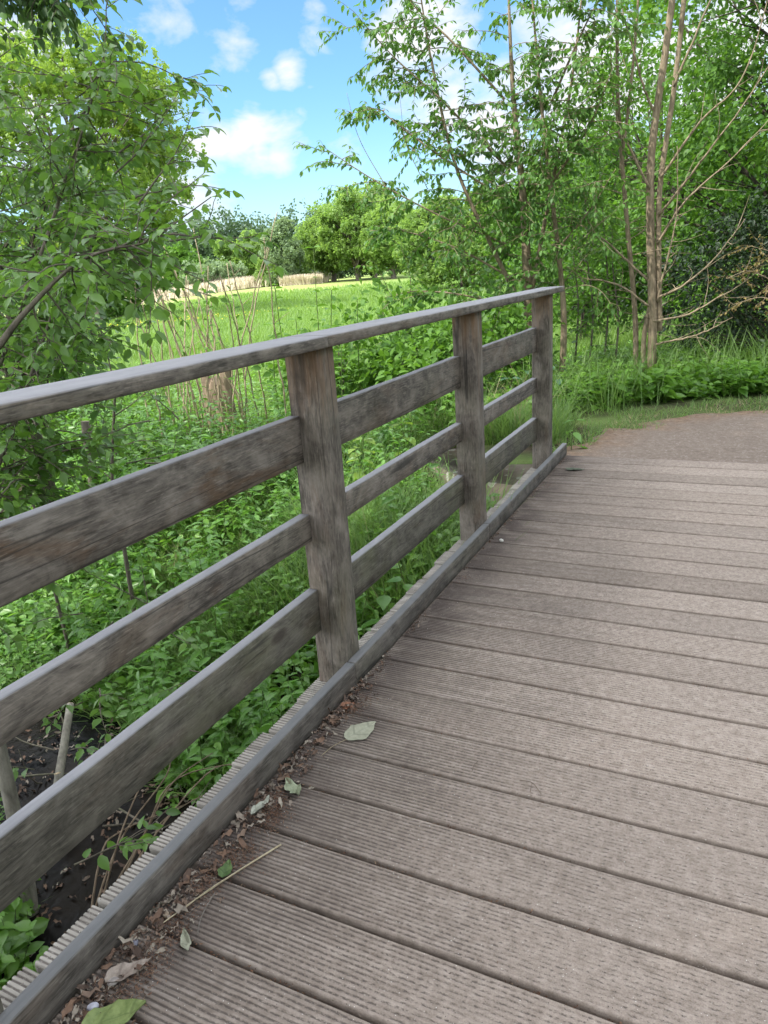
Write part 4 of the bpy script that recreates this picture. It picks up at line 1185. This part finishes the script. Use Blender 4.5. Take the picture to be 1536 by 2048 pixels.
# old stock fence by the stream: leaning posts and slack wires
f = thing('wire_fence', (-4.6, 5.05, gz(-4.6, 5.05)), 'old stock fence with a grey wooden post and slack wires beyond the stream', 'fence')
fp = [(-4.6, 5.05), (-2.85, 8.3), (-1.9, 11.2)]
fo = A(f.location)
tops_ = []
for i, (x, y) in enumerate(fp):
    z = gz(x, y); s = MB(); P = curve([(x, y, z - .2), (x + .02, y, z + .4), (x + .05, y + .02, z + .95)], 10)
    tube(s, P, np.linspace(.055, .045, 10), 9, rough=.12); o = s.build('post', B_GREY, None); o.parent = f; o.location = -fo
    tops_.append((x, y, z))
for hh in (.30, .58, .85):
    s = MB(); P = []
    for a, b in zip(tops_[:-1], tops_[1:]):
        for u in np.linspace(0, 1, 8, endpoint=False):
            P.append((a[0] * (1 - u) + b[0] * u + .03, a[1] * (1 - u) + b[1] * u, (a[2] * (1 - u) + b[2] * u) + hh - .10 * math.sin(math.pi * u)))
    P.append((tops_[-1][0], tops_[-1][1], tops_[-1][2] + hh))
    tube(s, P, .0022, 4); o = s.build('wire', plain_mat('rusty_wire', (.05, .04, .035), (.12, .10, .09)), None); o.parent = f; o.location = -fo

# cut stakes at the water's edge
def stake(pts, r, label, name='cut_stake'):
    t = thing(name, pts[0], label, 'stake'); o = A(pts[0])
    P = curve(A(pts) - o, 14); s = MB(); tube(s, P, np.linspace(r, r * .85, 14), 10, rough=.10)
    s.build('shaft', bark_mat('stake_bark', (.10, .09, .075), (.33, .31, .26), 26, .35), t)
    d = unit(P[-1] - P[-2]); e = MB(); tube(e, [P[-1], P[-1] + d * .003], r * .82, 10); e.build('sawn_end', plain_mat('sawn_wood', (.30, .22, .13), (.48, .38, .25), 60), t)
stake([(-1.86, 1.90, -1.30), (-2.02, 2.20, -1.04), (-2.20, 2.50, -.80)], .026, 'grey cut branch with a sawn tip leaning out of the stream mud')
stake([(-1.62, 1.62, -1.35), (-1.60, 1.66, -.70), (-1.60, 1.68, .00)], .036, 'upright pale pole with a splintered top at the left edge')
stake([(-1.88, 2.02, -1.32), (-1.90, 2.10, -1.22), (-1.97, 2.16, -.98)], .020, 'short grey stick beside the leaning cut branch')

# a dry vine hanging over the water
t = thing('dry_vine', (-1.05, 1.55, -.9), 'bundle of dry twisted vine stems over the dark water', 'vine'); o = A(t.location); s = MB()
for i in range(7):
    e = A([-1.05, 2.05, -.72]) + rng.normal(size=3) * A([.10, .14, .08]); b = A([-1.02, 1.42, -1.1]) + rng.normal(size=3) * .03
    tube(s, curve([b - o, (b + e) / 2 + rng.normal(size=3) * .04 + A([0, 0, .1]) - o, e - o, e + rng.normal(size=3) * A([.12, .2, .06]) + A([.1, .15, .06]) - o], 16), np.linspace(.006, .002, 16), 5)
s.build('stems', bark_mat('vine_bark', (.10, .07, .05), (.26, .20, .14), 40, .3), t)

# ------------------------------------------------------------------ left foreground: alder over the stream
rng = np.random.default_rng(77)
t = thing('alder_shrub', (-2.6, 1.2, gz(-2.6, 1.2)), 'leafy alder with one long dark limb reaching over the railing from the left edge', 'shrub'); o = A(t.location)
wood = MB(); lv = MB()
limb = curve([(-2.6, 1.2, -1.2), (-1.75, 1.45, .45), (-1.24, 1.72, 1.24), (-1.16, 1.8, 1.35), (-1.11, 1.86, 1.43), (-1.02, 1.97, 1.55), (-.94, 2.05, 1.62), (-.86, 2.13, 1.65), (-.77, 2.22, 1.67), (-.68, 2.3, 1.74), (-.59, 2.38, 1.81)], 60)
tube(wood, limb - o, np.r_[np.linspace(.022, .012, 22), np.linspace(.0115, .0055, 12), np.linspace(.0053, .0018, 26)], 7)
put_leaves(lv, limb[48:] - o, .055, rng, OVATE, .045, 0, .8, .3)
def S(P, D, L, r=.005, leaf=.062, dep=1, n=None, sp=.036, hang=.25):
    shoot(wood, lv, A(P) - o, D, L, r, leaf, rng, OVATE, sp, dep, -.25, .38, .0012, .12, .82, hang, n)
for i in [26, 28] + list(range(30, 50)):
    S(limb[i], unit(A([rng.normal() * .6, rng.normal() * .6 + .2, rng.normal() * .45 + (.25 if i % 4 else -.35)])), rng.uniform(.25, .5), .004)
stems = [curve([(-2.6, 1.2, -1.2), (-2.3, 1.8, .2), (-2.0, 2.4, 1.2), (-1.7, 2.8, 2.1), (-1.5, 2.9, 2.5)], 40),
         curve([(-2.6, 1.2, -1.2), (-2.5, 2.0, .4), (-2.3, 2.6, 1.4), (-2.2, 2.7, 2.5)], 40),
         curve([(-2.6, 1.2, -1.2), (-2.0, 1.7, .1), (-1.75, 2.1, .8), (-1.65, 2.45, 1.4), (-1.55, 2.65, 1.75)], 40)]
for q in stems:
    tube(wood, q - o, np.linspace(.017, .003, 40), 7)
    for i in range(12, 40):
        for _ in range(2 + (i % 2 == 0)):
            S(q[i], unit(A([rng.normal() * .8 + .25, rng.normal() * .8 + .2, rng.normal() * .5 + .1])), rng.uniform(.30, .62), .004)
for P, D in [((-1.15, 2.6, 1.85), (.35, .4, .5)), ((-1.35, 2.7, 2.0), (.4, .3, .35)), ((-1.3, 2.75, 1.9), (.45, .35, .12)), ((-1.15, 2.75, 1.7), (.4, .5, .1)), ((-1.4, 2.8, 2.1), (.3, .3, .3))]:
    S(P, unit(A(D)), rng.uniform(.35, .5), .0045, .058, 1)
# low sprays behind the upper boards
for _ in range(40):
    c = A([-1.75, 2.2, .80]) + rng.normal(size=3) * A([.30, .38, .16])
    S(c, unit(A([rng.normal() + .45, rng.normal() + .4, rng.normal() * .3])), rng.uniform(.25, .5), .004)
for _ in range(13):
    c = A([-1.55, 2.15, -.25]) + rng.normal(size=3) * A([.28, .32, .16])
    S(c, unit(A([rng.normal() + .5, rng.normal() + .3, rng.normal() * .3])), rng.uniform(.25, .45), .004)
for _ in range(6):
    c = A([-1.75, 2.05, -.85]) + rng.normal(size=3) * A([.14, .2, .12])
    S(c, unit(A([rng.normal() + .3, rng.normal() + .3, rng.normal() * .3 + .4])), rng.uniform(.2, .35), .003)
wood.build('branches', B_GREY, t); lv.build('leaves', L_ALD, t)

# slim sapling behind the middle boards
def sapling(name, pts, r, label, leaf=.06, nside=8, mat=L_ALD, bark=B_GREY, seed=1, group=None, dep=1, L0=.45, sp=.05, start=14, shape=OVATE, hang=.25):
    rng = np.random.default_rng(seed)
    t = thing(name, pts[0], label, 'sapling', group); o = A(pts[0]); P = curve(A(pts) - o, 40); w = MB(); l = MB()
    tube(w, P, np.linspace(r, .002, 40), 7)
    for i in np.linspace(start, 39, nside).astype(int):
        D = unit(A([rng.normal(), rng.normal(), rng.normal() * .4 + .35]))
        shoot(w, l, P[i], D, L0 * rng.uniform(.6, 1.2), r * .3, leaf, rng, shape, sp, dep, -.3, .4, .0012, .1, .8, hang)
    w.build('stem', bark, t); l.build('leaves', mat, t)
    return t
sapling('sapling', [(-2.62, 3.45, gz(-2.62, 3.45)), (-2.42, 3.32, -.1), (-2.45, 3.35, .3), (-2.35, 3.42, .9), (-2.35, 3.42, 1.05), (-2.35, 3.4, 1.3)], .017, 'slim dark-stemmed sapling standing in the weeds behind the left boards', seed=4, nside=9, start=16)
sapling('sapling', [(-3.3, 3.4, gz(-3.3, 3.4)), (-3.2, 3.3, .2), (-3.25, 3.35, .9), (-3.15, 3.3, 1.5)], .014, 'leafy sapling at the left edge between the alder and the stream', seed=5, nside=16, start=8, L0=.6)

# ------------------------------------------------------------------ trees on the left
crown_tree('shaded_tree', (-4.6, 4.6, gz(-4.6, 4.6)), 4.6, 'dark-leaved tree with a black trunk behind the alder on the left', 'tree', L_DARK, B_DARK,
           (.25, -.35, 2.75, 1.2, 1.25, .85), 36, 2400, .085, .34, OVATE, .09, seed=12, first=.4, shell=.2, wfac=.8, droop=.3,
           trunk_pts=[(0, 0, -.3), (.15, -.2, 1.0), (.3, -.3, 2.2), (.3, -.3, 3.6)])
# large trees left of and behind the camera, out of view, crowns placed to shade the bridge; one bough hangs into the picture
for i, (b, c, r, n) in enumerate([((-4.6, -5.0), (-4.0, -4.3), 2.9, 12500), ((-4.6, -1.4), (-3.2, .5), 2.6, 11000), ((2.6, -4.8), (.4, -1.2), 2.8, 11000), ((-8.0, -5.0), (-7.3, -4.9), 1.9, 6000)]):
    crown_tree('shade_tree', (b[0], b[1], gz(*b)), 14, ['tall shade tree on the bank behind the camera', 'tall shade tree leaning over the bridge from the left bank', 'tall shade tree leaning over the path behind the camera', 'tall shade tree upstream behind the camera'][i], 'tree', L_DARK, B_DARK,
               (c[0] - b[0], c[1] - b[1], 11.2, r, r, 2.7), 70, n, .25, .8, CLUMP2, .24, seed=14 + i, first=.5, shell=.15, wfac=1.0)
for i, (x, y) in enumerate([(8.5, -3.5), (8.8, 1.6), (9.2, 6.6), (2.5, -10.5)]):  # unseen trees added to block sky light from the right and behind
    crown_tree('path_tree', (x, y, 0), 9, ['dense tree to the right of the bridge, behind the camera', 'dense tree standing to the right of the bridge', 'dense tree at the right bend of the path', 'dense tree on the path behind the camera'][i], 'tree', L_WOOD, B_DARK,
           (0, 0, 4.6, 3.2, 3.2, 4.6), 80, 9000, .30, .9, CLUMP2, .2, seed=17 + i, first=.15, shell=.3, wfac=1.0)
# overhanging bough at top left
rng = np.random.default_rng(5)
t = thing('overhanging_bough', (-4.2, 3.2, gz(-4.2, 3.2)), 'dark drooping leafy bough of a slender tree in the top left corner', 'tree'); o = A(t.location); w = MB(); l = MB()
P = curve([(-4.2, 3.2, -.6), (-4.1, 3.4, 2.0), (-3.8, 3.6, 3.3), (-3.3, 3.9, 3.65), (-2.95, 4.2, 3.45)], 40); tube(w, P - o, np.linspace(.05, .006, 40), 7)
for i in range(16, 40):
    for _ in range(3):
        shoot(w, l, P[i] - o, unit(A([rng.normal() * .7 + .1, rng.normal() * .7, rng.normal() * .4 - .25])), rng.uniform(.4, .75), .005, .085, rng, OVATE, .05, 1, -.6, .4, .0014, .1, .8, .5)
w.build('trunk', B_DARK, t); l.build('crown', L_DARK, t)

# ------------------------------------------------------------------ meadow trees
crown_tree('meadow_tree', (-35.4, 34.6, gz(-35.4, 34.6) - .2), 16.5, 'tall airy light-green tree standing in the meadow on the left', 'tree', L_BRIGHT, B_GREY,
           (.6, .3, 10.2, 6.0, 6.0, 6.7), 150, 9500, .42, 1.05, CLUMP, .40, seed=21, first=.3, shell=.40, wfac=1.0, gaps=.46)
crown_tree('meadow_tree', (-37.4, 37.2, gz(-37, 37) - .2), 9, 'lower dark round tree beside the trunk of the tall airy tree', 'tree', L_WOOD, B_GREY,
           (.2, 0, 2.7, 2.9, 2.9, 2.7), 50, 3800, .50, 1.0, CLUMP, .25, seed=22, first=.15, shell=.3, wfac=1.0)
for i, (x, y, H, r, s, lab) in enumerate([
        (-40.6, 80.0, 10.2, 4.0, 31, 'tall round light-green tree with bare grey trunk in the middle of the meadow group'),
        (-46.0, 83.5, 8.4, 3.7, 32, 'left-hand tree of the light-green meadow group, sloping down toward the wood'),
        (-35.6, 79.0, 8.0, 3.5, 33, 'right-hand tree of the light-green meadow group with a pale trunk'),
        (-42.5, 88.0, 11.4, 4.2, 34, 'tallest tree at the back of the light-green meadow group')]):
    crown_tree('meadow_tree', (x, y, gz(x, y) - .2), H, lab, 'tree', L_CLUMP, B_GREY, (0, 0, H * .58, r, r, H * .42), 75, 5200, .62, .95, CLUMP, .33, seed=s, first=.2, shell=.4, wfac=1.0, group='trees of the meadow group')
crown_tree('willow_bush', (-62, 80, gz(-62, 80)), 4, 'rounded grey-green willow bush behind the reeds', 'bush', L_WILL, B_GREY, (0, 0, 1.7, 4.6, 3.5, 2.0), 40, 3600, .55, .9, CLUMP, .15, seed=41, first=.05, shell=.5, wfac=1.0)
crown_tree('willow_bush', (-50.5, 78.5, gz(-50, 78)), 3, 'small light-green bush at the foot of the pale willow', 'bush', L_CLUMP, B_GREY, (0, 0, 1.5, 3.6, 2.6, 1.6), 28, 2400, .5, .8, CLUMP, .12, seed=42, first=.05, shell=.5, wfac=1.0)
crown_tree('pale_willow', (-48.6, 76.5, gz(-48, 76)), 7, 'pale silvery willow tapering to a point in front of the wood', 'tree', L_WILL, B_GREY, (0, 0, 3.6, 2.1, 2.1, 3.6), 36, 3300, .5, .8, CLUMP, .15, seed=43, first=.05, shell=.5, wfac=1.0)
crown_tree('edge_tree', (-71, 84, gz(-71, 84)), 5, 'bright green small tree at the left foot of the far wood', 'tree', L_WOOD, B_GREY, (0, 0, 3.2, 3.0, 3.0, 3.0), 30, 2600, .7, .9, CLUMP, .18, seed=44, first=.1, shell=.5, wfac=1.0)
crown_tree('edge_tree', (-68, 95, gz(-68, 95)), 8, 'yellowish round tree in front of the dark far wood', 'tree', L_CLUMP, B_GREY, (0, 0, 4.6, 3.4, 3.0, 3.4), 30, 2600, .8, 1.0, CLUMP, .2, seed=45, first=.1, shell=.5, wfac=1.0)

# reeds: a straw-coloured belt
rm = MB(); n = 15000
u = rng.random(n)
P = np.c_[-66 + u * 17, 70 + u * 13] + rng.normal(size=(n, 2)) * A([1.2, 1.8])
P3 = np.c_[P, ground_h(P[:, 0], P[:, 1])]
blades(rm, P3, rng.uniform(.9, 1.5, n), .09, rng, .25)
n = 4000; P = np.c_[rng.uniform(-47.5, -43.5, n), rng.uniform(73.5, 76.5, n)]; P3 = np.c_[P, ground_h(P[:, 0], P[:, 1])]
blades(rm, P3, rng.uniform(.8, 1.3, n), .09, rng, .25)
REED = leaf_mat('dry_reed', (.48, .41, .30), (.70, .62, .48), .2, under=0, tcol=(.7, .62, .45))
tag(rm.build('reed_belt', REED), kind='stuff')

# far wood: reads as one mass
fm = MB(); fw_ = MB(); rng = np.random.default_rng(99)
for i in range(86):
    u = i / 85
    azd = -64 + u * 76 + rng.normal() * .5
    R = rng.uniform(128, 152) - 18 * smooth(.55, .9, u)
    x = EYE[0] + math.sin(math.radians(azd)) * R; y = math.cos(math.radians(azd)) * R
    H = rng.uniform(8.2, 11.8) + 2.2 * float(smooth(.5, .8, u)) ; r = rng.uniform(3.0, 4.8); z = gz(x, y)
    conif = rng.random() < .22
    nc = 34
    c = unit(rng.normal(size=(nc, 3))) * (rng.random(nc)[:, None] ** .4)
    if conif:
        f = rng.random(nc); c = np.c_[c[:, :2] * (1 - f)[:, None] * .75, f * 2 - 1]
    c = c * A([r, r, H * .5]) + A([0, 0, H * .52])
    k = rng.integers(0, nc, 620); off = rng.normal(size=(620, 3)) * r * .26
    leaves(fm, c[k] + off + A([x, y, z]), unit(off), rng.normal(size=(620, 3)) * .5 + A([0, 0, 1]), rng.uniform(.8, 1.5, 620), 1.2, CLUMP2, np.clip(rng.random(620) * .5 + rng.random() * .6 - .1 - (.35 if conif else 0), 0, 1))
    tube(fw_, [(x, y, z - .3), (x, y, z + H * .6)], [.3, .1], 6)
tag(fm.build('far_wood', L_FAR), kind='stuff'); tag(fw_.build('far_wood_trunks', B_DARK), kind='stuff')

# ------------------------------------------------------------------ right: young cherry by the bridge end
rng = np.random.default_rng(55)
bx, by = -1.15, 9.35; bz = gz(bx, by)
t = thing('young_cherry', (bx, by, bz), 'young multi-stemmed tree with drooping leaves directly behind the end of the handrail', 'tree'); o = A(t.location); w = MB(); l = MB()
main = [[(bx, by, bz), (-1.25, 9.3, 1.0), (-1.3, 9.25, 2.2), (-1.4, 9.2, 3.4), (-1.45, 9.2, 4.9)],
        [(bx + .32, by - .08, bz), (-.80, 9.22, .8), (-.86, 9.22, 1.5), (-1.0, 9.2, 2.6), (-1.1, 9.15, 3.6), (-1.2, 9.1, 4.9)],
        [(bx, by, bz + .7), (-1.6, 9.1, 1.6), (-2.0, 8.9, 2.6), (-2.2, 8.8, 3.6), (-2.3, 8.7, 4.5)],
        [(-1.25, 9.3, 1.0), (-1.0, 9.3, 2.2), (-.75, 9.3, 3.4), (-.6, 9.3, 4.7)]]
rads = [.085, .045, .032, .03]
for q, r in zip(main, rads):
    P = curve(q, 50); tube(w, P - o, np.linspace(r, .007, 50), 8)
    for i in range(15, 50):
        if P[i, 2] < 1.0: continue
        for _ in range(1 if (i % 3 or P[i, 2] > 3.2) else 2):
            if P[i, 2] > 3.4 and i % 3 == 0: continue
            D = unit(A([rng.normal() * .9 - .25, rng.normal() * .8 - .1, rng.normal() * .18 + .22]))
            shoot(w, l, P[i] - o, D, rng.uniform(.5, 1.05), .006, .088, rng, OVATE, .045, 1, -.3, .42, .0018, .12, .70, .6, 5)
# long side boughs reaching left over the handrail
for q in [[(-1.45, 9.2, 1.7), (-2.2, 8.8, 2.1), (-2.9, 8.5, 2.55), (-3.45, 8.26, 2.97)], [(-1.5, 9.2, 2.6), (-2.1, 8.8, 3.3), (-2.6, 8.6, 3.8), (-2.95, 8.5, 4.22)],
          [(-1.4, 9.2, 1.3), (-2.0, 8.9, 1.7), (-2.6, 8.7, 1.95), (-3.05, 8.6, 2.0)], [(-1.3, 9.2, .9), (-1.9, 8.9, 1.15), (-2.5, 8.7, 1.25), (-2.9, 8.6, 1.2)],
          [(-1.5, 9.2, 3.3), (-2.0, 8.9, 3.9), (-2.4, 8.8, 4.3), (-2.9, 8.6, 4.9)], [(-1.45, 9.2, 2.2), (-2.1, 8.8, 2.7), (-2.7, 8.6, 3.2), (-2.75, 8.6, 3.3)],
          [(-.9, 9.2, 1.6), (-.5, 9.1, 2.0), (-.2, 9.0, 2.4)], [(-.9, 9.2, 2.4), (-.5, 9.1, 2.9), (-.25, 9.0, 3.4)], [(-.95, 9.2, 3.2), (-.6, 9.1, 3.8), (-.3, 9.0, 4.2)]]:
    P = curve(q, 30); tube(w, P - o, np.linspace(.016, .003, 30), 6); put_leaves(l, P[12:] - o, .085, rng, OVATE, .042, 0, .7, .7)
    for i in range(7, 29, 2):
        shoot(w, l, P[i] - o, unit(A([rng.normal() - .5, rng.normal() * .8, rng.normal() * .35 + .15])), rng.uniform(.35, .7), .005, .085, rng, OVATE, .042, 1, -.3, .45, .0016, .1, .70, .65, 4)
# bare whips above the left boughs
for q in [[(-2.75, 8.6, 2.4), (-3.05, 8.5, 3.0), (-3.15, 8.45, 3.5)], [(-2.3, 8.7, 2.4), (-2.5, 8.6, 2.9), (-2.55, 8.6, 3.4)]]:
    tube(w, curve(A(q) - o, 16), np.linspace(.005, .0018, 16), 5)
w.build('trunk', B_TAN, t); l.build('crown', L_CHER, t)

# bare tan double-stemmed tree by the path
rng = np.random.default_rng(66)
t = thing('bare_stemmed_tree', (.22, 9.6, gz(.22, 9.6)), 'tan double-stemmed tree with bare twiggy side branches beside the path', 'tree'); o = A(t.location); w = MB(); l = MB()
ta = curve([(.20, 9.60, -.1), (.19, 9.58, .7), (.12, 9.56, 1.8), (.10, 9.56, 2.6), (.20, 9.56, 3.6), (.28, 9.55, 4.6), (.3, 9.5, 6.2)], 70)
tb = curve([(.27, 9.62, .6), (.23, 9.60, 1.3), (.20, 9.60, 2.2), (.30, 9.60, 3.2), (.36, 9.60, 4.2), (.4, 9.6, 6.0)], 60)
tc = curve([(.13, 9.58, -.1), (.10, 9.56, .5), (.17, 9.56, 1.0)], 20)
tube(w, ta - o, np.linspace(.058, .027, 70), 10, rough=.08); tube(w, tb - o, np.linspace(.036, .023, 60), 9, rough=.08); tube(w, tc - o, np.linspace(.035, .025, 20), 7)
BR = [[(.25, 9.55, 1.0), (.55, 9.45, 1.15), (.90, 9.4, 1.50), (1.10, 9.4, 1.80)], [(.20, 9.55, .72), (.6, 9.4, .80), (1.0, 9.3, 1.02), (1.3, 9.3, 1.25)],
      [(.2, 9.55, 1.9), (.6, 9.5, 2.4), (1.0, 9.45, 2.9), (1.35, 9.4, 3.5)], [(.2, 9.55, 1.6), (.5, 9.5, 2.0), (.9, 9.45, 2.35), (1.4, 9.45, 2.85)],
      [(.24, 9.55, .95), (.33, 9.5, 1.4), (.42, 9.5, 1.9), (.40, 9.5, 2.6)], [(.2, 9.55, 2.3), (.6, 9.5, 2.8), (1.0, 9.5, 3.2), (1.2, 9.5, 4.0)],
      [(.12, 9.5, 1.2), (-.3, 9.4, 1.6), (-.6, 9.3, 1.85), (-.95, 9.3, 1.95)], [(.1, 9.5, 2.2), (-.15, 9.4, 2.7), (-.3, 9.4, 3.1), (-.35, 9.4, 3.7)],
      [(.15, 9.5, .9), (-.15, 9.4, 1.15), (-.45, 9.3, 1.25), (-.7, 9.3, 1.3)], [(.25, 9.5, .45), (.6, 9.4, .52), (.85, 9.35, .6), (1.1, 9.3, .72)],
      [(.1, 9.5, 3.0), (-.1, 9.4, 3.5), (-.3, 9.3, 4.2)], [(.3, 9.5, 3.2), (.6, 9.5, 3.9), (.8, 9.5, 4.6)]]
for q in BR:
    P = curve(q, 24); P[1:] += np.cumsum(rng.normal(size=(23, 3)) * .004, 0); tube(w, P - o, np.linspace(.016, .004, 24), 6)
    for i in range(5, 23, 3):
        D = unit(unit(P[i] - P[i - 1]) + rng.normal(size=3) * .7); Lb = rng.uniform(.15, .5)
        Q = curve([P[i], P[i] + D * Lb * .5 + rng.normal(size=3) * .03, P[i] + D * Lb], 8); tube(w, Q - o, np.linspace(.005, .0015, 8), 4, cap=False)
        if rng.random() < .22: put_leaves(l, Q - o, .06, rng, OVATE, .08, .5, .75, .3)
for i in range(46):
    b = ta[rng.integers(6, 40)]; a = rng.uniform(0, 6.28); D = A([math.cos(a), math.sin(a) * .6, rng.uniform(-.15, .5)]); Lb = rng.uniform(.2, .6)
    tube(w, curve([b, b + D * Lb * .5 + rng.normal(size=3) * .03, b + D * Lb], 7) - o, np.linspace(.004, .0012, 7), 4, cap=False)
w.build('trunk', B_TAN, t); l.build('crown', L_CHER, t)
t = thing('bare_stemmed_tree', (.02, 9.62, gz(.02, 9.62)), 'slimmer single tan stem left of the double-stemmed tree', 'tree'); o = A(t.location); w = MB(); l = MB()
P = curve([(.02, 9.62, -.1), (-.02, 9.6, .8), (-.14, 9.58, 1.8), (-.25, 9.55, 2.8), (-.30, 9.5, 3.6), (-.34, 9.5, 5.6)], 60); tube(w, P - o, np.linspace(.036, .014, 60), 9, rough=.08)
P2 = curve([(-.24, 9.56, 2.4), (-.15, 9.5, 3.2), (-.1, 9.5, 4.0), (-.1, 9.5, 5.2)], 30); tube(w, P2 - o, np.linspace(.02, .01, 30), 7)
for i in range(10, 58, 2):
    D = unit(A([rng.normal(), rng.normal() * .6, rng.normal() * .4 + .5])); Lb = rng.uniform(.25, .8)
    Q = curve([P[i], P[i] + D * Lb * .5 + rng.normal(size=3) * .04, P[i] + D * Lb], 9); tube(w, Q - o, np.linspace(.006, .0015, 9), 4, cap=False)
    if P[i, 2] > 2.6 or rng.random() < .25: put_leaves(l, Q - o, .07, rng, OVATE, .07, .2, .75, .4)
w.build('trunk', B_TAN, t); l.build('crown', L_CHER, t)

# thin saplings in the gap between cherry and bare tree
for i, (x, y, H) in enumerate([(-.62, 9.9, 2.4), (-.48, 10.2, 2.8), (-.30, 9.9, 2.0), (-.95, 10.6, 2.6)]):
    sapling('sapling', [(x, y, gz(x, y)), (x + .04, y, H * .35), (x - .05, y, H * .7), (x + rng.normal() * .1, y, H)], .016, 'thin leafy sapling in the gap between the drooping-leaved tree and the tan stems', .075, 16, L_WOOD, B_GREY, 60 + i, 'saplings by the path', 1, .55, .055, 8, OVATE, .3)

# shrubs and low trees along the fence line behind the railing
def bush(name, x, y, H, r, label, mat, seed, leaf=.10, n=2600, shape=OVATE, group=None, cat='shrub', nc=26, droop=.2):
    return crown_tree(name, (x, y, gz(x, y)), H, label, cat, mat, B_GREY, (0, 0, H * .52, r, r, H * .50), nc, n, leaf, r * .42, shape, .03, seed=seed, first=.05, shell=.25, wfac=.78, group=group, droop=droop)
bush('bramble_shrub', -2.9, 7.3, 1.45, .68, 'light green shrub just behind the handrail right of the first post', L_WOOD, 71, .09, 2300)
bush('bramble_shrub', -2.2, 7.9, 1.55, .75, 'leafy shrub behind the handrail between the first and second posts', L_WOOD, 72, .10, 2600)
bush('bramble_shrub', -1.75, 7.2, 1.15, .65, 'low light-green shrub framed by the upper boards of the second bay', L_WOOD, 73, .09, 2300)
bush('bramble_shrub', -1.9, 9.8, 1.7, .75, 'medium shrub under the drooping-leaved tree', L_CHER, 74, .10, 1900)
bush('bramble_shrub', -1.45, 8.5, 1.25, .6, 'low shrub left of the end post', L_WOOD, 75, .085, 2000)

bush('stream_shrub', -8.8, 6.4, 4.2, 1.9, 'big dark shrub standing upstream behind the alder at the left edge', L_DARK, 76, .12, 5200, nc=60)  # added so the stream reflects something dark instead of bright sky

# wooded edge on the right
crown_tree('edge_tree', (1.9, 13.4, 0), 9, 'broad dense tree filling the right edge behind the bare stems', 'tree', L_WOOD, B_DARK, (-.4, 0, 3.9, 2.7, 2.3, 4.0), 130, 24000, .095, .58, OVATE, .16, seed=81, first=.15, shell=.3, wfac=.8, droop=.25, gaps=.33)
crown_tree('edge_tree', (-.3, 15.6, 0), 8, 'leafy tree between the bare tan stems and the open sky', 'tree', L_WOOD, B_DARK, (-.2, 0, 2.8, 2.0, 1.9, 2.5), 75, 13000, .095, .56, OVATE, .12, seed=82, first=.12, shell=.3, wfac=.8, gaps=.38, droop=.25)
crown_tree('edge_tree', (2.6, 11.6, 0), 7.5, 'dark overhanging tree at the upper right corner', 'tree', L_CHER, B_DARK, (-.7, -.2, 4.6, 1.9, 1.7, 2.3), 64, 9000, .085, .50, OVATE, .12, seed=83, first=.3, shell=.3, wfac=.8, droop=.3, gaps=.3)
crown_tree('edge_tree', (-1.7, 15.0, 0), 5, 'low green tree seen between the cherry trunks and the saplings', 'tree', L_WOOD, B_DARK, (0, 0, 1.6, 1.5, 1.4, 1.5), 48, 8000, .09, .48, OVATE, .08, seed=84, first=.1, shell=.3, wfac=.8)
crown_tree('edge_tree', (-2.3, 24, gz(-2.3, 24)), 9, 'tree in the middle distance whose top shows against the sky right of centre', 'tree', L_WOOD, B_DARK, (0, 0, 3.1, 3.0, 2.6, 2.9), 70, 6200, .22, .85, CLUMP2, .18, seed=85, first=.15, shell=.35, wfac=1)
crown_tree('edge_tree', (-18, 53, gz(-18, 53)), 7, 'light round tree at the far edge of the meadow right of the meadow group', 'tree', L_CLUMP, B_GREY, (0, 0, 3.4, 4.2, 3.4, 3.2), 44, 4200, .5, 1.0, CLUMP, .2, seed=86, first=.15, shell=.4, wfac=1)
crown_tree('edge_tree', (-9.5, 46, gz(-9.5, 46)), 8, 'dense tree behind the cherry crown at the meadow edge', 'tree', L_WOOD, B_GREY, (0, 0, 3.6, 4.0, 3.4, 3.4), 44, 4200, .5, 1.0, CLUMP, .2, seed=87, first=.15, shell=.4, wfac=1)
crown_tree('dark_shrub', (1.55, 11.2, -.1), 2.4, 'dense dark evergreen shrub low on the right behind the path weeds', 'shrub', L_DEEPSHADE, B_DARK, (.2, .3, 1.05, 1.7, 1.0, 1.25), 80, 11000, .075, .42, OVATE, .05, seed=89, first=.05, shell=.15, wfac=.6, droop=.2)
rng = np.random.default_rng(91)
t = thing('browning_branch', (1.5, 10.4, gz(1.5, 10.4)), 'arching twigs with browned yellowing leaves before the dark shrub', 'branch'); o = A(t.location); w = MB(); l = MB()
for q in [[(1.9, 10.4, -.1), (1.7, 10.3, .8), (1.25, 10.2, 1.2), (.95, 10.1, 1.15)], [(1.8, 10.4, -.1), (1.75, 10.2, .9), (1.5, 10.1, 1.35), (1.2, 10.0, 1.5)], [(1.9, 10.4, 0), (1.7, 10.2, .6), (1.4, 10.1, .9), (1.05, 10.0, .85)]]:
    P = curve(q, 26); tube(w, P - o, np.linspace(.012, .003, 26), 6)
    for i in range(9, 26, 2):
        shoot(w, l, P[i] - o, unit(A([rng.normal() - .3, rng.normal() * .6, rng.normal() * .4 - .1])), rng.uniform(.2, .4), .003, .045, rng, OVATE, .035, 1, -.4, .5, .0012, .1, .7, .5, 2)
w.build('twigs', B_TAN, t); l.build('leaves', L_DRY, t)
